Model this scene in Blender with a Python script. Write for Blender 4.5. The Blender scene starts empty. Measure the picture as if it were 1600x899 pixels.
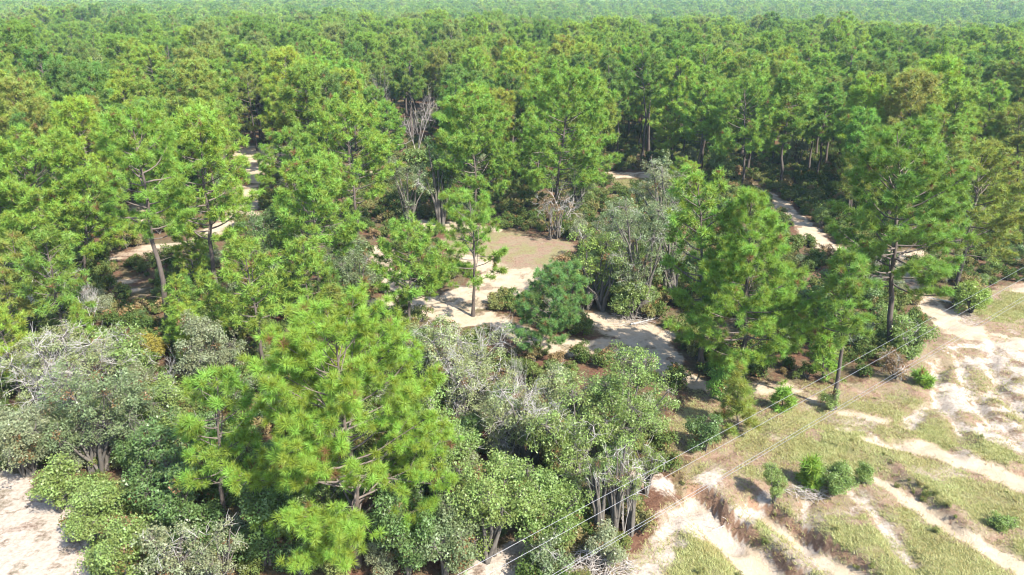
import bpy, math, random
import numpy as np
from mathutils import Vector

R_ = math.radians
scene = bpy.context.scene
COL = scene.collection

# ------------------------------------------------------------------ camera, light, exposure
CAM_H = 26.0
PITCH = R_(21.6)
FPX = 1142.0                     # focal length in pixels of the 1600 x 899 photograph
cam_d = bpy.data.cameras.new('camera'); cam = bpy.data.objects.new('camera', cam_d); COL.objects.link(cam)
cam_d.sensor_width = 36.0; cam_d.lens = 36.0 * FPX / 1600.0
cam_d.clip_start = 0.5; cam_d.clip_end = 20000.0
cam.location = (0, 0, CAM_H); cam.rotation_euler = (math.pi / 2 - PITCH, 0, 0)
scene.camera = cam

SUN_EL = R_(46.0); SUN_AZ = R_(134.0)      # azimuth clockwise from the viewing direction (+Y)
to_sun = Vector((math.sin(SUN_AZ) * math.cos(SUN_EL), math.cos(SUN_AZ) * math.cos(SUN_EL), math.sin(SUN_EL)))
world = bpy.data.worlds.new('World'); scene.world = world; world.use_nodes = True
wn = world.node_tree.nodes; wl = world.node_tree.links
sky = wn.new('ShaderNodeTexSky'); sky.sky_type = 'NISHITA'; sky.sun_disc = False
sky.sun_elevation = SUN_EL; sky.sun_rotation = SUN_AZ
bg = wn['Background']; bg.inputs['Strength'].default_value = 0.15
wl.new(sky.outputs[0], bg.inputs[0])
sun_d = bpy.data.lights.new('sun', 'SUN'); sun = bpy.data.objects.new('sun', sun_d); COL.objects.link(sun)
sun_d.energy = 5.0; sun_d.angle = R_(0.5); sun_d.color = (1.0, 0.94, 0.84)
sun.rotation_euler = to_sun.to_track_quat('Z', 'Y').to_euler(); sun.location = (60, -40, 80)
scene.view_settings.view_transform = 'Standard'; scene.view_settings.look = 'None'
scene.view_settings.exposure = 2.0; scene.view_settings.gamma = 1.0
scene.cycles.max_bounces = 8; scene.cycles.diffuse_bounces = 6; scene.cycles.glossy_bounces = 1
scene.cycles.transmission_bounces = 5; scene.cycles.volume_bounces = 0
scene.cycles.use_denoising = True
scene.cycles.filter_width = 1.1

# ------------------------------------------------------------------ geometry of the view
CP, SP = math.cos(PITCH), math.sin(PITCH)
def ray(px, py):
    a, b = px - 800.0, 449.5 - py
    return np.array([a, CP * FPX + SP * b, -SP * FPX + CP * b])
def gp(px, py, z=0.0):                     # the ground point seen at a pixel
    d = ray(px, py); t = (z - CAM_H) / d[2]
    return np.array([d[0] * t, d[1] * t])
def at_y(px, py, Y):                       # the point of the upright plane at Y seen at a pixel
    d = ray(px, py); t = Y / d[1]
    return np.array([d[0] * t, Y, CAM_H + d[2] * t])
def px_of(x, y, z):
    y2, z2 = y, z - CAM_H
    dep = CP * y2 - SP * z2; up = SP * y2 + CP * z2
    return 800 + FPX * x / dep, 449.5 - FPX * up / dep, dep

# ------------------------------------------------------------------ noise and ground functions
def _hash(ix, iy, s):
    h = (ix * 374761393 + iy * 668265263 + s * 1442695041) & 0xFFFFFFFF
    h = ((h ^ (h >> 13)) * 1274126177) & 0xFFFFFFFF
    return ((h ^ (h >> 16)) & 0xFFFF) / 65535.0
def vnoise(x, y, s=0):
    ix, iy = np.floor(x).astype(np.int64), np.floor(y).astype(np.int64)
    fx, fy = x - ix, y - iy
    fx, fy = fx * fx * (3 - 2 * fx), fy * fy * (3 - 2 * fy)
    a, b = _hash(ix, iy, s), _hash(ix + 1, iy, s)
    c, d = _hash(ix, iy + 1, s), _hash(ix + 1, iy + 1, s)
    return (a + (b - a) * fx) * (1 - fy) + (c + (d - c) * fx) * fy
def fbm(x, y, s=0, o=4):
    v, a, t = 0, 1.0, 0
    for k in range(o):
        v = v + a * vnoise(x * 2 ** k + 17.3 * k, y * 2 ** k - 9.1 * k, s + k); t += a; a *= 0.55
    return v / t
def sstep(a, b, v):
    t = np.clip((v - a) / (b - a), 0, 1); return t * t * (3 - 2 * t)

def line(*pts): return np.array([list(gp(p[0], p[1])) + [p[2]] for p in pts])   # (px, py, half width in metres)
def dline(L, x, y):
    """distance beyond a polyline's width (negative inside), side (+ = to its right when walking along) and raw distance"""
    best = np.full(x.shape, 1e9); side = np.zeros(x.shape); raw = np.full(x.shape, 1e9)
    for (ax, ay, aw), (bx, by, bw) in zip(L[:-1], L[1:]):
        dx, dy = bx - ax, by - ay; l2 = dx * dx + dy * dy
        t = np.clip(((x - ax) * dx + (y - ay) * dy) / l2, 0, 1)
        r = np.hypot(x - ax - t * dx, y - ay - t * dy); d = r - (aw + (bw - aw) * t)
        k = d < best
        best = np.where(k, d, best); raw = np.where(k, r, raw)
        side = np.where(k, np.sign((x - ax) * dy - (y - ay) * dx), side)
    return best, side, raw
def poly(*pts): return np.array([gp(*p) for p in pts])
def dpoly(P, x, y):
    ins = np.zeros(x.shape, bool); dist = np.full(x.shape, 1e9)
    for (ax, ay), (bx, by) in zip(P, np.roll(P, -1, axis=0)):
        dx, dy = bx - ax, by - ay
        t = np.clip(((x - ax) * dx + (y - ay) * dy) / (dx * dx + dy * dy + 1e-9), 0, 1)
        dist = np.minimum(dist, np.hypot(x - ax - t * dx, y - ay - t * dy))
        c = ((ay > y) != (by > y)) & (x < (bx - ax) * (y - ay) / (by - ay + 1e-12) + ax)
        ins ^= c
    return np.where(ins, -dist, dist)

ROADS = [
    line((1640, 548, 1.5), (1560, 532, 1.5), (1480, 512, 1.3), (1440, 455, .9), (1400, 412, 1.4), (1290, 388, 1.5), (1240, 340, 1.4), (1200, 305, 1.5), (1150, 280, 1.2)),
    line((1450, 400, 1.6), (1330, 398, 1.6)),
    line((410, 234, 5.0), (405, 260, 6.0)), line((405, 262, 1.5), (375, 340, 2.2), (300, 382, 1.2), (230, 392, 2.0), (165, 405, 1.0)),
    line((215, 315, 1.6), (240, 345, 1.4)), line((525, 268, 3.0), (580, 275, 2.0)), line((400, 342, 1.2), (360, 350, 1.6)),
    line((585, 388, 1.4), (640, 470, 1.8), (700, 480, 2.6), (790, 440, 3.6), (815, 432, 2.6)), line((800, 432, 2.4), (740, 405, 1.8)),
    line((600, 480, 2.0), (760, 500, 1.8), (860, 540, 1.5), (960, 545, 1.9), (1040, 580, 1.6), (1110, 606, .8), (1240, 608, .7), (1300, 640, .5), (1380, 658, .5)),
    line((935, 500, 2.0), (1010, 525, 2.4), (1020, 565, 2.4)),
    line((960, 272, 2.5), (1010, 274, 2.5)), line((1590, 455, .8), (1600, 450, .8), (1660, 440, 1.2)),
    line((1545, 262, 3.0), (1580, 266, 2.0)), line((700, 350, 1.6), (770, 358, .8)), line((200, 440, .9), (215, 462, .9)),
    line((660, 352, 2.5), (720, 352, 2.0)),
]
WHITE = [
    line((-60, 800, 3.2), (20, 850, 3.3), (75, 880, 1.9), (60, 930, 2.5)),
    line((1125, 735, .7), (1095, 770, .8), (1075, 810, 1.0), (1035, 850, .8), (1010, 900, .8), (995, 950, .8)),
    line((765, 905, 1.0), (825, 855, 1.0), (850, 838, .4)), line((990, 745, .5), (1045, 760, .8)),
]
TRACKS = [    # sandy beds: polyline, depth, steep side
    (line((1085, 765, .5), (1130, 812, .9), (1175, 850, 1.0), (1225, 899, 1.15), (1260, 940, 1.2)), 1.5),
    (line((1195, 790, .35), (1255, 830, .55), (1300, 868, .6), (1355, 910, .6), (1400, 950, .6)), 1.05),
    (line((1365, 742, .25), (1430, 785, .42), (1500, 835, .5), (1610, 895, .6), (1700, 940, .6)), 0.35),
    (line((1365, 688, .5), (1450, 698, .7), (1520, 722, .6), (1600, 752, 1.1), (1700, 790, 1.1)), 0.3),
]
RILLS = [line(*[(a, b, .16 + .10 * (k % 3)) for k, (a, b) in enumerate(p)]) for p in (
    [(1476, 566), (1462, 600), (1468, 630), (1492, 655), (1505, 690)], [(1500, 560), (1508, 600), (1530, 640), (1562, 672), (1590, 690)],
    [(1545, 556), (1560, 600), (1590, 640), (1625, 680)], [(1468, 630), (1440, 640), (1420, 662)], [(1530, 640), (1545, 610), (1575, 590)],
    [(1420, 580), (1455, 590), (1470, 566)], [(1200, 765), (1170, 790), (1150, 825)], [(1262, 780), (1255, 805), (1268, 835)], [(1340, 770), (1372, 800), (1400, 850), (1440, 905)],
    [(1310, 668), (1350, 672), (1400, 690)], [(1080, 770), (1055, 800), (1045, 850)])]
BANK = line((1340, 712, .1), (1385, 728, .1), (1430, 765, .1), (1475, 805, .1))
OPEN = poly((940, 960), (985, 880), (1045, 790), (1085, 715), (1180, 650), (1300, 615), (1440, 560), (1470, 495), (1560, 452), (1800, 400), (2400, 1100))
BLEACH = poly((1455, 562), (1520, 535), (1720, 530), (1720, 705), (1600, 705), (1560, 695), (1490, 668), (1462, 630))
CLEAR = poly((690, 372), (760, 358), (880, 372), (900, 385), (860, 425), (800, 435), (700, 410))
CLEAR2 = poly((945, 280), (1020, 272), (1025, 292), (960, 300))
CLEAR3 = poly((1075, 610), (1200, 595), (1300, 600), (1330, 640), (1200, 670), (1060, 720), (1040, 660))
GRASS = [
    poly((1285, 792), (1370, 765), (1440, 790), (1530, 862), (1600, 915), (1400, 960), (1335, 899), (1300, 850)),
    poly((1135, 800), (1185, 792), (1250, 850), (1320, 925), (1270, 930), (1215, 855)),
    poly((1410, 730), (1500, 722), (1600, 768), (1720, 800), (1720, 880), (1590, 860), (1480, 800)),
    poly((1220, 735), (1255, 660), (1330, 655), (1400, 695), (1390, 735), (1290, 775)),
    poly((1395, 655), (1460, 650), (1560, 700), (1680, 715), (1640, 748), (1480, 700)),
    poly((1055, 828), (1110, 828), (1175, 910), (1120, 950), (1030, 920)),
    poly((1500, 480), (1600, 455), (1700, 470), (1640, 512), (1560, 505)),
]

def height(x, y):
    z = (fbm(x / 14, y / 14, 3, 3) - .5) * .5
    far = np.hypot(x, y)
    # the land falls away behind the stand and rises gently again far off, more so to the east
    drop = sstep(165, 480, far) * (1.5 + 7.5 * sstep(-40, 140, x * 200 / (far + 1))) * (1 - sstep(480, 1100, far))
    z = z - drop + (fbm(x / 120, y / 120, 9, 3) - .5) * 9 * sstep(140, 400, far)
    z = z + sstep(420, 980, far) * 8
    op = 1 - sstep(-1.0, 1.0, dpoly(OPEN, x, y))
    z = z + op * ((fbm(x / 3.0, y / 3.0, 5, 4) - .5) * .55 + (fbm(x / .8, y / .8, 6, 2) - .5) * .12)
    for L, dep in TRACKS:
        wob = (fbm(x / 3.2, y / 3.2, 12, 3) - .5) * 1.5 + (fbm(x / .8, y / .8, 14, 2) - .5) * .22
        d, sd, r = dline(L, x, y)
        d = d + wob * .55
        steep = (sd < 0)
        wid = .42 + .45 * vnoise(x / 1.7, y / 1.7, 15)
        k = np.where(steep, 1 - sstep(-.12, wid, d), 1 - sstep(-.7, 1.8, d))
        z = z - dep * .8 * k * (.7 + .6 * vnoise(x / 4.5, y / 4.5, 16))
    for L in RILLS:
        d, sd, r = dline(L, x, y); z = z - .24 * (1 - sstep(-.2, .6, d + (fbm(x / 1.5, y / 1.5, 18, 3) - .5) * .9))
    d, sd, r = dline(BANK, x, y)
    d2 = r * np.where(sd < 0, 1, -1) + (fbm(x / 2.5, y / 2.5, 22, 3) - .5) * 1.2
    z = z + (1 - sstep(0.2, 3.2, r)) * .35 * sstep(-.2, .6, d2)
    bl = 1 - sstep(-.8, .5, dpoly(BLEACH, x, y))
    rut = np.abs(fbm(x / 2.4 + y / 5.0, y / 5.5, 41, 3) - .5)
    return z - bl * (1 - sstep(0, .06, rut)) * .22

def masks(x, y):
    n1 = fbm(x / 2.2, y / 2.2, 51, 4) - .5; n2 = fbm(x / .7, y / .7, 57, 3) - .5
    n = n1 * 2.4 + n2 * .9
    sand = np.zeros(x.shape); white = sand.copy(); grass = sand.copy(); earth = sand.copy()
    for L in ROADS:
        sand = np.maximum(sand, 1 - sstep(-.6, .4, dline(L * np.array([1, 1, .95]), x, y)[0] + n * .9))
    sand = sand * (1 - .55 * sstep(.5, .64, fbm(x / 1.1, y / 1.1, 53, 3)))
    for L, dep in TRACKS:
        sand = np.maximum(sand, 1 - sstep(-.35, .45, dline(L, x, y)[0] + n * .4))
    for L in WHITE:
        white = np.maximum(white, 1 - sstep(-.5, .5, dline(L, x, y)[0] + n * .9))
    earth = 1 - sstep(-.6, .8, dpoly(OPEN, x, y) + n * 1.2)
    earth = np.maximum(earth, .7 * (1 - sstep(-.8, .8, dpoly(CLEAR, x, y) + n)))
    earth = np.maximum(earth, .55 * (1 - sstep(-.8, .8, dpoly(CLEAR3, x, y) + n)))
    bl = 1 - sstep(-.6, .6, dpoly(BLEACH, x, y) + n)
    rut = np.abs(fbm(x / 2.4 + y / 5.0, y / 5.5, 41, 3) - .5)
    wpat = sstep(.36, .52, fbm(x / 2.6, y / 2.0, 61, 4)) * .95
    white = np.maximum(white, bl * np.maximum(wpat, (1 - sstep(.02, .06, rut)) * .9))
    for L in RILLS: white = np.maximum(white, .8 * (1 - sstep(-.1, .5, dline(L, x, y)[0] + n * .45)))
    white = white * (1 - .5 * sstep(.48, .62, fbm(x / .9, y / .9, 73, 3)))
    # scattered pale scrapes over the open slope
    white = np.maximum(white, earth * sstep(.56, .70, fbm(x / 2.8, y / 1.9, 71, 4)) * .5)
    for P in GRASS:
        grass = np.maximum(grass, 1 - sstep(-.6, .6, dpoly(P, x, y) + n * 1.1))
    grass = grass * sstep(.30, .5, fbm(x / 1.6, y / 1.6, 66, 3)) 
    for P in (CLEAR, CLEAR2):
        grass = np.maximum(grass, .52 * (1 - sstep(-.8, .8, dpoly(P, x, y) + n)) * sstep(.32, .58, fbm(x / 1.7, y / 1.7, 67, 3)))
    grass = np.maximum(grass, .5 * (1 - sstep(-1, 1, dpoly(CLEAR3, x, y))) * sstep(.5, .62, fbm(x / 1.7, y / 1.7, 68, 3)))
    grass = np.maximum(grass, .58 * (1 - sstep(44, 52, y)) * earth * sstep(.40, .58, fbm(x / 3.1, y / 3.1, 69, 4)))
    grass = grass * (1 - sand) * (1 - white * .8)
    return sand, white, grass, earth

# ------------------------------------------------------------------ mesh helpers
class Acc:
    """collects triangles and quads, with one tint value per vertex, for ONE mesh"""
    def __init__(self): self.v = []; self.t = []; self.q = []; self.c = []; self.n = 0
    def add(self, v, tris=None, quads=None, tint=0.5):
        v = np.asarray(v, np.float32).reshape(-1, 3)
        if tris is not None: self.t.append(np.asarray(tris, np.int64).reshape(-1, 3) + self.n)
        if quads is not None: self.q.append(np.asarray(quads, np.int64).reshape(-1, 4) + self.n)
        self.v.append(v)
        self.c.append(np.broadcast_to(np.asarray(tint, np.float32), (len(v),)))
        self.n += len(v)
    def mesh(self, name, mat, smooth=False):
        me = bpy.data.meshes.new(name)
        if not self.v:
            return me
        v = np.concatenate(self.v)
        t = np.concatenate(self.t) if self.t else np.zeros((0, 3), np.int64)
        q = np.concatenate(self.q) if self.q else np.zeros((0, 4), np.int64)
        me.vertices.add(len(v)); me.vertices.foreach_set('co', v.ravel())
        nl = t.size + q.size
        me.loops.add(nl); me.loops.foreach_set('vertex_index', np.concatenate([t.ravel(), q.ravel()]).astype(np.int32))
        me.polygons.add(len(t) + len(q))
        st = np.concatenate([np.arange(len(t)) * 3, t.size + np.arange(len(q)) * 4]).astype(np.int32)
        me.polygons.foreach_set('loop_start', st)
        if smooth: me.polygons.foreach_set('use_smooth', np.ones(len(st), bool))
        at = me.attributes.new('tint', 'FLOAT', 'POINT'); at.data.foreach_set('value', np.concatenate(self.c).astype(np.float32))
        me.update(calc_edges=True)
        me.materials.append(mat)
        return me

def tube(acc, pts, rad, sides, tint=0.5, cap=False):
    pts = np.asarray(pts, float); rad = np.asarray(rad, float); n = len(pts)
    d = np.gradient(pts, axis=0); d /= np.linalg.norm(d, axis=1)[:, None] + 1e-9
    ref = np.array([0, 0, 1.0]) if abs(d[0][2]) < .9 else np.array([1.0, 0, 0])
    a = np.cross(d, ref); a /= np.linalg.norm(a, axis=1)[:, None] + 1e-9
    b = np.cross(d, a)
    th = np.arange(sides) * 2 * math.pi / sides
    ring = pts[:, None, :] + rad[:, None, None] * (np.cos(th)[None, :, None] * a[:, None, :] + np.sin(th)[None, :, None] * b[:, None, :])
    i = np.arange(n - 1)[:, None] * sides; j = np.arange(sides)[None, :]; k = (j + 1) % sides
    q = np.stack([i + j, i + k, i + sides + k, i + sides + j], -1).reshape(-1, 4)
    acc.add(ring.reshape(-1, 3), quads=q, tint=tint)

def bend(p0, d0, L, up, n, rng, wob=.08):
    """a curved branch: starts at p0 along d0, bends towards z by up"""
    p = np.array(p0, float); d = np.array(d0, float); out = [p.copy()]
    for k in range(n):
        d = d + np.array([0, 0, up / n]) + rng.normal(0, wob, 3); d /= np.linalg.norm(d)
        p = p + d * L / n; out.append(p.copy())
    return np.array(out)

def frames(dirs, rng):
    d = dirs / (np.linalg.norm(dirs, axis=1)[:, None] + 1e-9)
    r = rng.normal(size=d.shape); a = np.cross(d, r); a /= np.linalg.norm(a, axis=1)[:, None] + 1e-9
    b = np.cross(d, a)
    return np.stack([a, b, d], axis=2)      # columns = local x, y, z

def needle_template(rng, k, ln, w, spread=2.05):
    """k thin needles radiating from a shoot tip, axis +z"""
    ct = 1 - rng.random(k) * (1 - math.cos(spread)); st = np.sqrt(np.maximum(0, 1 - ct * ct)); ph = rng.random(k) * 2 * math.pi
    d = np.stack([st * np.cos(ph), st * np.sin(ph), ct], 1)
    L = ln * (0.8 + .3 * rng.random(k)) * (0.86 + .14 * ct)
    s = np.cross(d, rng.normal(size=(k, 3))); s /= np.linalg.norm(s, axis=1)[:, None]
    z0 = np.stack([0 * ct, 0 * ct, (rng.random(k) - .7) * ln * .45], 1)
    b = d * ln * .06 + z0
    tip = d * L[:, None] + z0 * .4 + np.array([0, 0, -.06 * ln]) * (1 - ct)[:, None]
    v = np.stack([b - s * w * .5, b + s * w * .5, tip], 1).reshape(-1, 3)
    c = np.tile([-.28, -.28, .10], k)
    return v, c

def put_tufts(acc, pos, dirs, rng, tmpl, size, tint_spread=.7):
    N = len(pos); M = frames(dirs, rng); sc = size * (.8 + .4 * rng.random(N))
    pick = rng.integers(0, len(tmpl), N); base = .5 + tint_spread * (rng.random(N) - .5)
    if len(tmpl[0][1]) % 3 == 0: base = np.where(rng.random(N) < .025, -.9, base)      # a few dead, brown sprays
    for k, (v, c) in enumerate(tmpl):
        idx = np.nonzero(pick == k)[0]
        if not len(idx): continue
        P = np.einsum('nij,kj->nki', M[idx], v) * sc[idx, None, None] + pos[idx, None, :]
        nv = P.shape[0] * P.shape[1]
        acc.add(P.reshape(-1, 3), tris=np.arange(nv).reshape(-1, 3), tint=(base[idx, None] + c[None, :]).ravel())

T_RNG = np.random.default_rng(5)
NEEDLES = {
    'giant': [needle_template(T_RNG, 84, .43, .022) for _ in range(6)],
    'hero': [needle_template(T_RNG, 54, .47, .033) for _ in range(5)],
    'near': [needle_template(T_RNG, 29, .48, .052) for _ in range(5)],
    'mid': [needle_template(T_RNG, 32, .50, .056) for _ in range(5)],
    'far': [needle_template(T_RNG, 10, .78, .26) for _ in range(4)],
}

PROFILE = {
    'dome': lambda t: math.sqrt(max(0, 1 - ((t - .33) / .70) ** 2)),
    'cone': lambda t: min(1, .62 + 2.0 * t) * (1 - .78 * t ** 1.25),
    'open': lambda t: math.sqrt(max(0, 1 - ((t - .4) / .66) ** 2)) * .95,
    'narrow': lambda t: .5 + .5 * math.sin(math.pi * min(1, .2 + t * .75)),
    'broad': lambda t: min(1, .75 + .9 * t) * math.sqrt(max(0.03, 1 - (max(0, t - .3) / .72) ** 2)),
    'young': lambda t: 1 - .8 * t,
}

def pine(name, seed, h, R, cb, style, lod, limbs, mats, top=(0, 0), split_limbs=0, twig_k=1.0, trunk_r=None, flat=0.0, tsize=1.0):
    """meshes (trunk, crown, [limbs]) of a longleaf-type pine; top = lean of the tip in metres"""
    rng = np.random.default_rng(seed)
    prof = PROFILE[style]; T = NEEDLES[lod]
    wood, crown = Acc(), Acc(); extra = []
    r0 = trunk_r or (h * .0125 + .03)
    n = 4 if lod == 'far' else 12
    tt = np.linspace(0, 1, n)
    wob = np.cumsum(rng.normal(0, .012 * h / math.sqrt(n) * 2.0, (n, 2)), axis=0); wob -= wob[0] + (wob[-1] - wob[0]) * tt[:, None]
    tr = np.stack([top[0] * tt ** 1.2 + wob[:, 0], top[1] * tt ** 1.2 + wob[:, 1], tt * h * .97 - .15 * (tt == 0)], 1)
    rad = r0 * (1 - .86 * tt ** .9); rad[0] *= 1.35
    tube(wood, tr, rad, {'giant': 10, 'hero': 10, 'near': 8, 'mid': 6, 'far': 4}[lod], tint=.3 + .25 * tt.repeat({'giant': 10, 'hero': 10, 'near': 8, 'mid': 6, 'far': 4}[lod]))
    def on_trunk(t): return np.array([np.interp(t, tt, tr[:, k]) for k in range(3)])
    pos, dirs = [], []
    ga = rng.random() * 6.28
    for i in range(limbs):
        u = (i + rng.random() * .7) / limbs
        u = u ** .92
        t = cb + (1 - cb) * u
        ga += 2.4 + rng.normal(0, .35)
        L = R * prof(u) * ((.84 + .24 * rng.random()) if style == 'dome' else (.72 + .42 * rng.random()))
        if L < .25: L = .25
        el = -.12 + .95 * u ** 1.6 + rng.normal(0, .12) - flat * .2
        d = np.array([math.cos(ga) * math.cos(el), math.sin(ga) * math.cos(el), math.sin(el)])
        p0 = on_trunk(t * .96)
        ns = 3 if lod == 'far' else 6
        br = bend(p0, d, L, .5 * (1 - u) + .4 - flat * .5, ns, rng, .09)
        rl = max(.02, r0 * .36 * (L / R) * (1 - .35 * u))
        target = wood
        if split_limbs and i < split_limbs: target = Acc(); extra.append(target)
        if lod != 'far' or rng.random() < .3:
            tube(target, br, rl * np.linspace(1, .25, ns + 1), 5 if lod in ('giant', 'hero', 'near') else 3, tint=.75)
        # side twigs carrying tufts
        nt = max(2, int(L * 2.6 * twig_k)) if lod != 'far' else max(2, int(L * 1.5 * twig_k))
        hd = np.array([d[0], d[1], 0]); hd /= np.linalg.norm(hd) + 1e-9; sd = np.array([-hd[1], hd[0], 0])
        for k in range(nt):
            s = .30 + .70 * (k + rng.random()) / nt
            pb = np.array([np.interp(s * ns, np.arange(ns + 1), br[:, q]) for q in range(3)])
            a = (1 if k % 2 else -1) * (.45 + .75 * rng.random()) * (1 - .5 * s)
            td = hd * math.cos(a) + sd * math.sin(a) + np.array([0, 0, -.1 + 1.1 * rng.random() - flat * .3]); td /= np.linalg.norm(td)
            tl = (.28 + .30 * L * (1.15 - s)) * (.7 + .6 * rng.random())
            pe = pb + td * tl
            if lod in ('giant', 'hero', 'near'):
                tube(wood, [pb, (pb + pe) / 2 + [0, 0, -.03], pe], [max(.012, rl * .3), .012, .007], 3, tint=.8)
            m = 1 if lod == 'far' else (2 + (rng.random() < .55) + (tl > .8))
            for q in range(int(m)):
                w = pe + rng.normal(0, .17 if lod != 'far' else .25, 3) * [1, 1, .6] if q else pe
                if q >= 2: w = pb + td * tl * .55 + rng.normal(0, .14, 3)
                pos.append(w); dirs.append(td + np.array([0, 0, .55]) + rng.normal(0, .3, 3))
        pos.append(br[-1]); dirs.append(br[-1] - br[-2] + [0, 0, .15])
    for k in range(5 if lod != 'far' else 2):
        pos.append(tr[-1] + rng.normal(0, .16, 3) + [0, 0, .1 * k]); dirs.append([rng.normal(0, .4), rng.normal(0, .4), 1])
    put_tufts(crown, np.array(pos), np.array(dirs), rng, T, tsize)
    if lod in ('giant', 'hero', 'near'):      # dead stubs under the crown
        for k in range(int(5 + 3 * rng.random())):
            t = cb * (.35 + .6 * rng.random()); a = rng.random() * 6.28
            br = bend(on_trunk(t), [math.cos(a), math.sin(a), .1], .4 + R * .28 * rng.random(), -.2, 3, rng, .15)
            tube(wood, br, np.linspace(.028, .008, 4), 3, tint=.95)
    return (wood.mesh(name + '_trunk', mats[0], True), crown.mesh(name + '_crown', mats[1]),
            [e.mesh(name + '_limb', mats[0], True) for e in extra])

def leaf_template(rng, k, rad, size, flat=.75):
    """k small folded leaves in a loose spray"""
    p = rng.normal(size=(k, 3)); p /= np.linalg.norm(p, axis=1)[:, None]; p *= (rad * rng.random(k) ** .45)[:, None]; p[:, 2] *= flat
    nrm = rng.normal(size=(k, 3)) * .75 + [0, 0, .7] + p / rad * .6; nrm /= np.linalg.norm(nrm, axis=1)[:, None]
    a = np.cross(nrm, rng.normal(size=(k, 3))); a /= np.linalg.norm(a, axis=1)[:, None]; b = np.cross(nrm, a)
    s = size * (.65 + .7 * rng.random(k))[:, None]
    v = np.stack([p - a * s, p + a * s * .5 + b * s * .6, p + a * s * .7 - b * s * .6 + nrm * s * .2], 1).reshape(-1, 3)
    c = np.repeat((rng.random(k) - .5) * .35, 3)
    return v, c
LEAVES = {
    'hero': [leaf_template(T_RNG, 52, .38, .062) for _ in range(6)],
    'near': [leaf_template(T_RNG, 44, .42, .080) for _ in range(6)],
    'mid': [leaf_template(T_RNG, 26, .48, .13) for _ in range(5)],
    'far': [leaf_template(T_RNG, 16, .64, .28) for _ in range(4)],
}

def oak(name, seed, h, R, lod, mats, cb=.22, density=1.0, stems=4, bare=0.0, targets=None, top=(0, 0), lump=.36):
    """meshes (trunk, crown, dead_branch or None) of a lumpy broadleaf tree or bush"""
    rng = np.random.default_rng(seed)
    wood, crown, dead = Acc(), Acc(), Acc()
    nb = {'hero': 20, 'near': 14, 'mid': 10, 'far': 6}[lod]
    nt = targets or int({'hero': 300, 'near': 190, 'mid': 95, 'far': 40}[lod] * density)
    zc, rz = h * (cb + 1) / 2, h * (1 - cb) / 2
    cen = []
    for k in range(nb):
        u = rng.normal(size=3); u /= np.linalg.norm(u); u *= (.35 + .62 * rng.random())
        cen.append([u[0] * R * .85 + top[0] * .6, u[1] * R * .85 + top[1] * .6, zc + u[2] * rz * .85])
    cen = np.array(cen)
    r0 = h * .016 + .03
    sides = {'hero': 6, 'near': 5, 'mid': 4, 'far': 3}[lod]
    fork = [np.array([rng.normal(0, R * .10), rng.normal(0, R * .10), -.1]) for _ in range(stems)]
    for k in range(nb):
        p0 = fork[k % stems]
        mid = (p0 + cen[k]) / 2 + np.array([(p0[0] - cen[k][0]) * .22, (p0[1] - cen[k][1]) * .22, h * .05]) + rng.normal(0, R * .05, 3)
        tt = np.linspace(0, 1, 6)[:, None]
        path = (1 - tt) ** 2 * p0 + 2 * tt * (1 - tt) * mid + tt ** 2 * cen[k]
        path[1:-1] += rng.normal(0, R * .02, (4, 3))
        tube(wood, path, r0 * (.75 + .3 * rng.random()) * np.linspace(1, .25, 6), sides, tint=.5)
    pos, dirs = [], []
    which = rng.integers(0, nb, nt)
    for k in which:
        u = rng.normal(size=3); u /= np.linalg.norm(u); rr = R * lump * (.35 + .65 * rng.random() ** .6)
        p = cen[k] + u * rr * [1, 1, min(1, .35 + rz / R * .6)]
        if p[2] < .15: p[2] = .15 + .2 * rng.random()
        is_dead = rng.random() < bare
        if lod in ('giant', 'hero', 'near') or is_dead:
            m = (cen[k] + p) / 2 + rng.normal(0, .08 * R, 3)
            tube(dead if is_dead else wood, [cen[k], m, p], [.022, .014, .006] if not is_dead else [.018, .013, .006], 3, tint=.6)
        if is_dead:
            for q in range(5):
                b0 = m + (p - m) * rng.random(); e = p - m + rng.normal(0, .30 * R * .5, 3)
                e = b0 + e / (np.linalg.norm(e) + 1e-6) * (.35 + .45 * rng.random())
                tube(dead, [b0, (b0 + e) / 2 + rng.normal(0, .05, 3), e], [.009, .007, .004], 3, tint=.7)
        else:
            pos.append(p); dirs.append(u * .5 + np.array([0, 0, 1.0]))
    put_tufts(crown, np.array(pos), np.array(dirs), rng, LEAVES[lod], min(1.0, max(.5, R / 1.7)))
    return wood.mesh(name + '_trunk', mats[0], True), crown.mesh(name + '_crown', mats[1]), (dead.mesh(name + '_dead', mats[2]) if dead.v else None)

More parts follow.
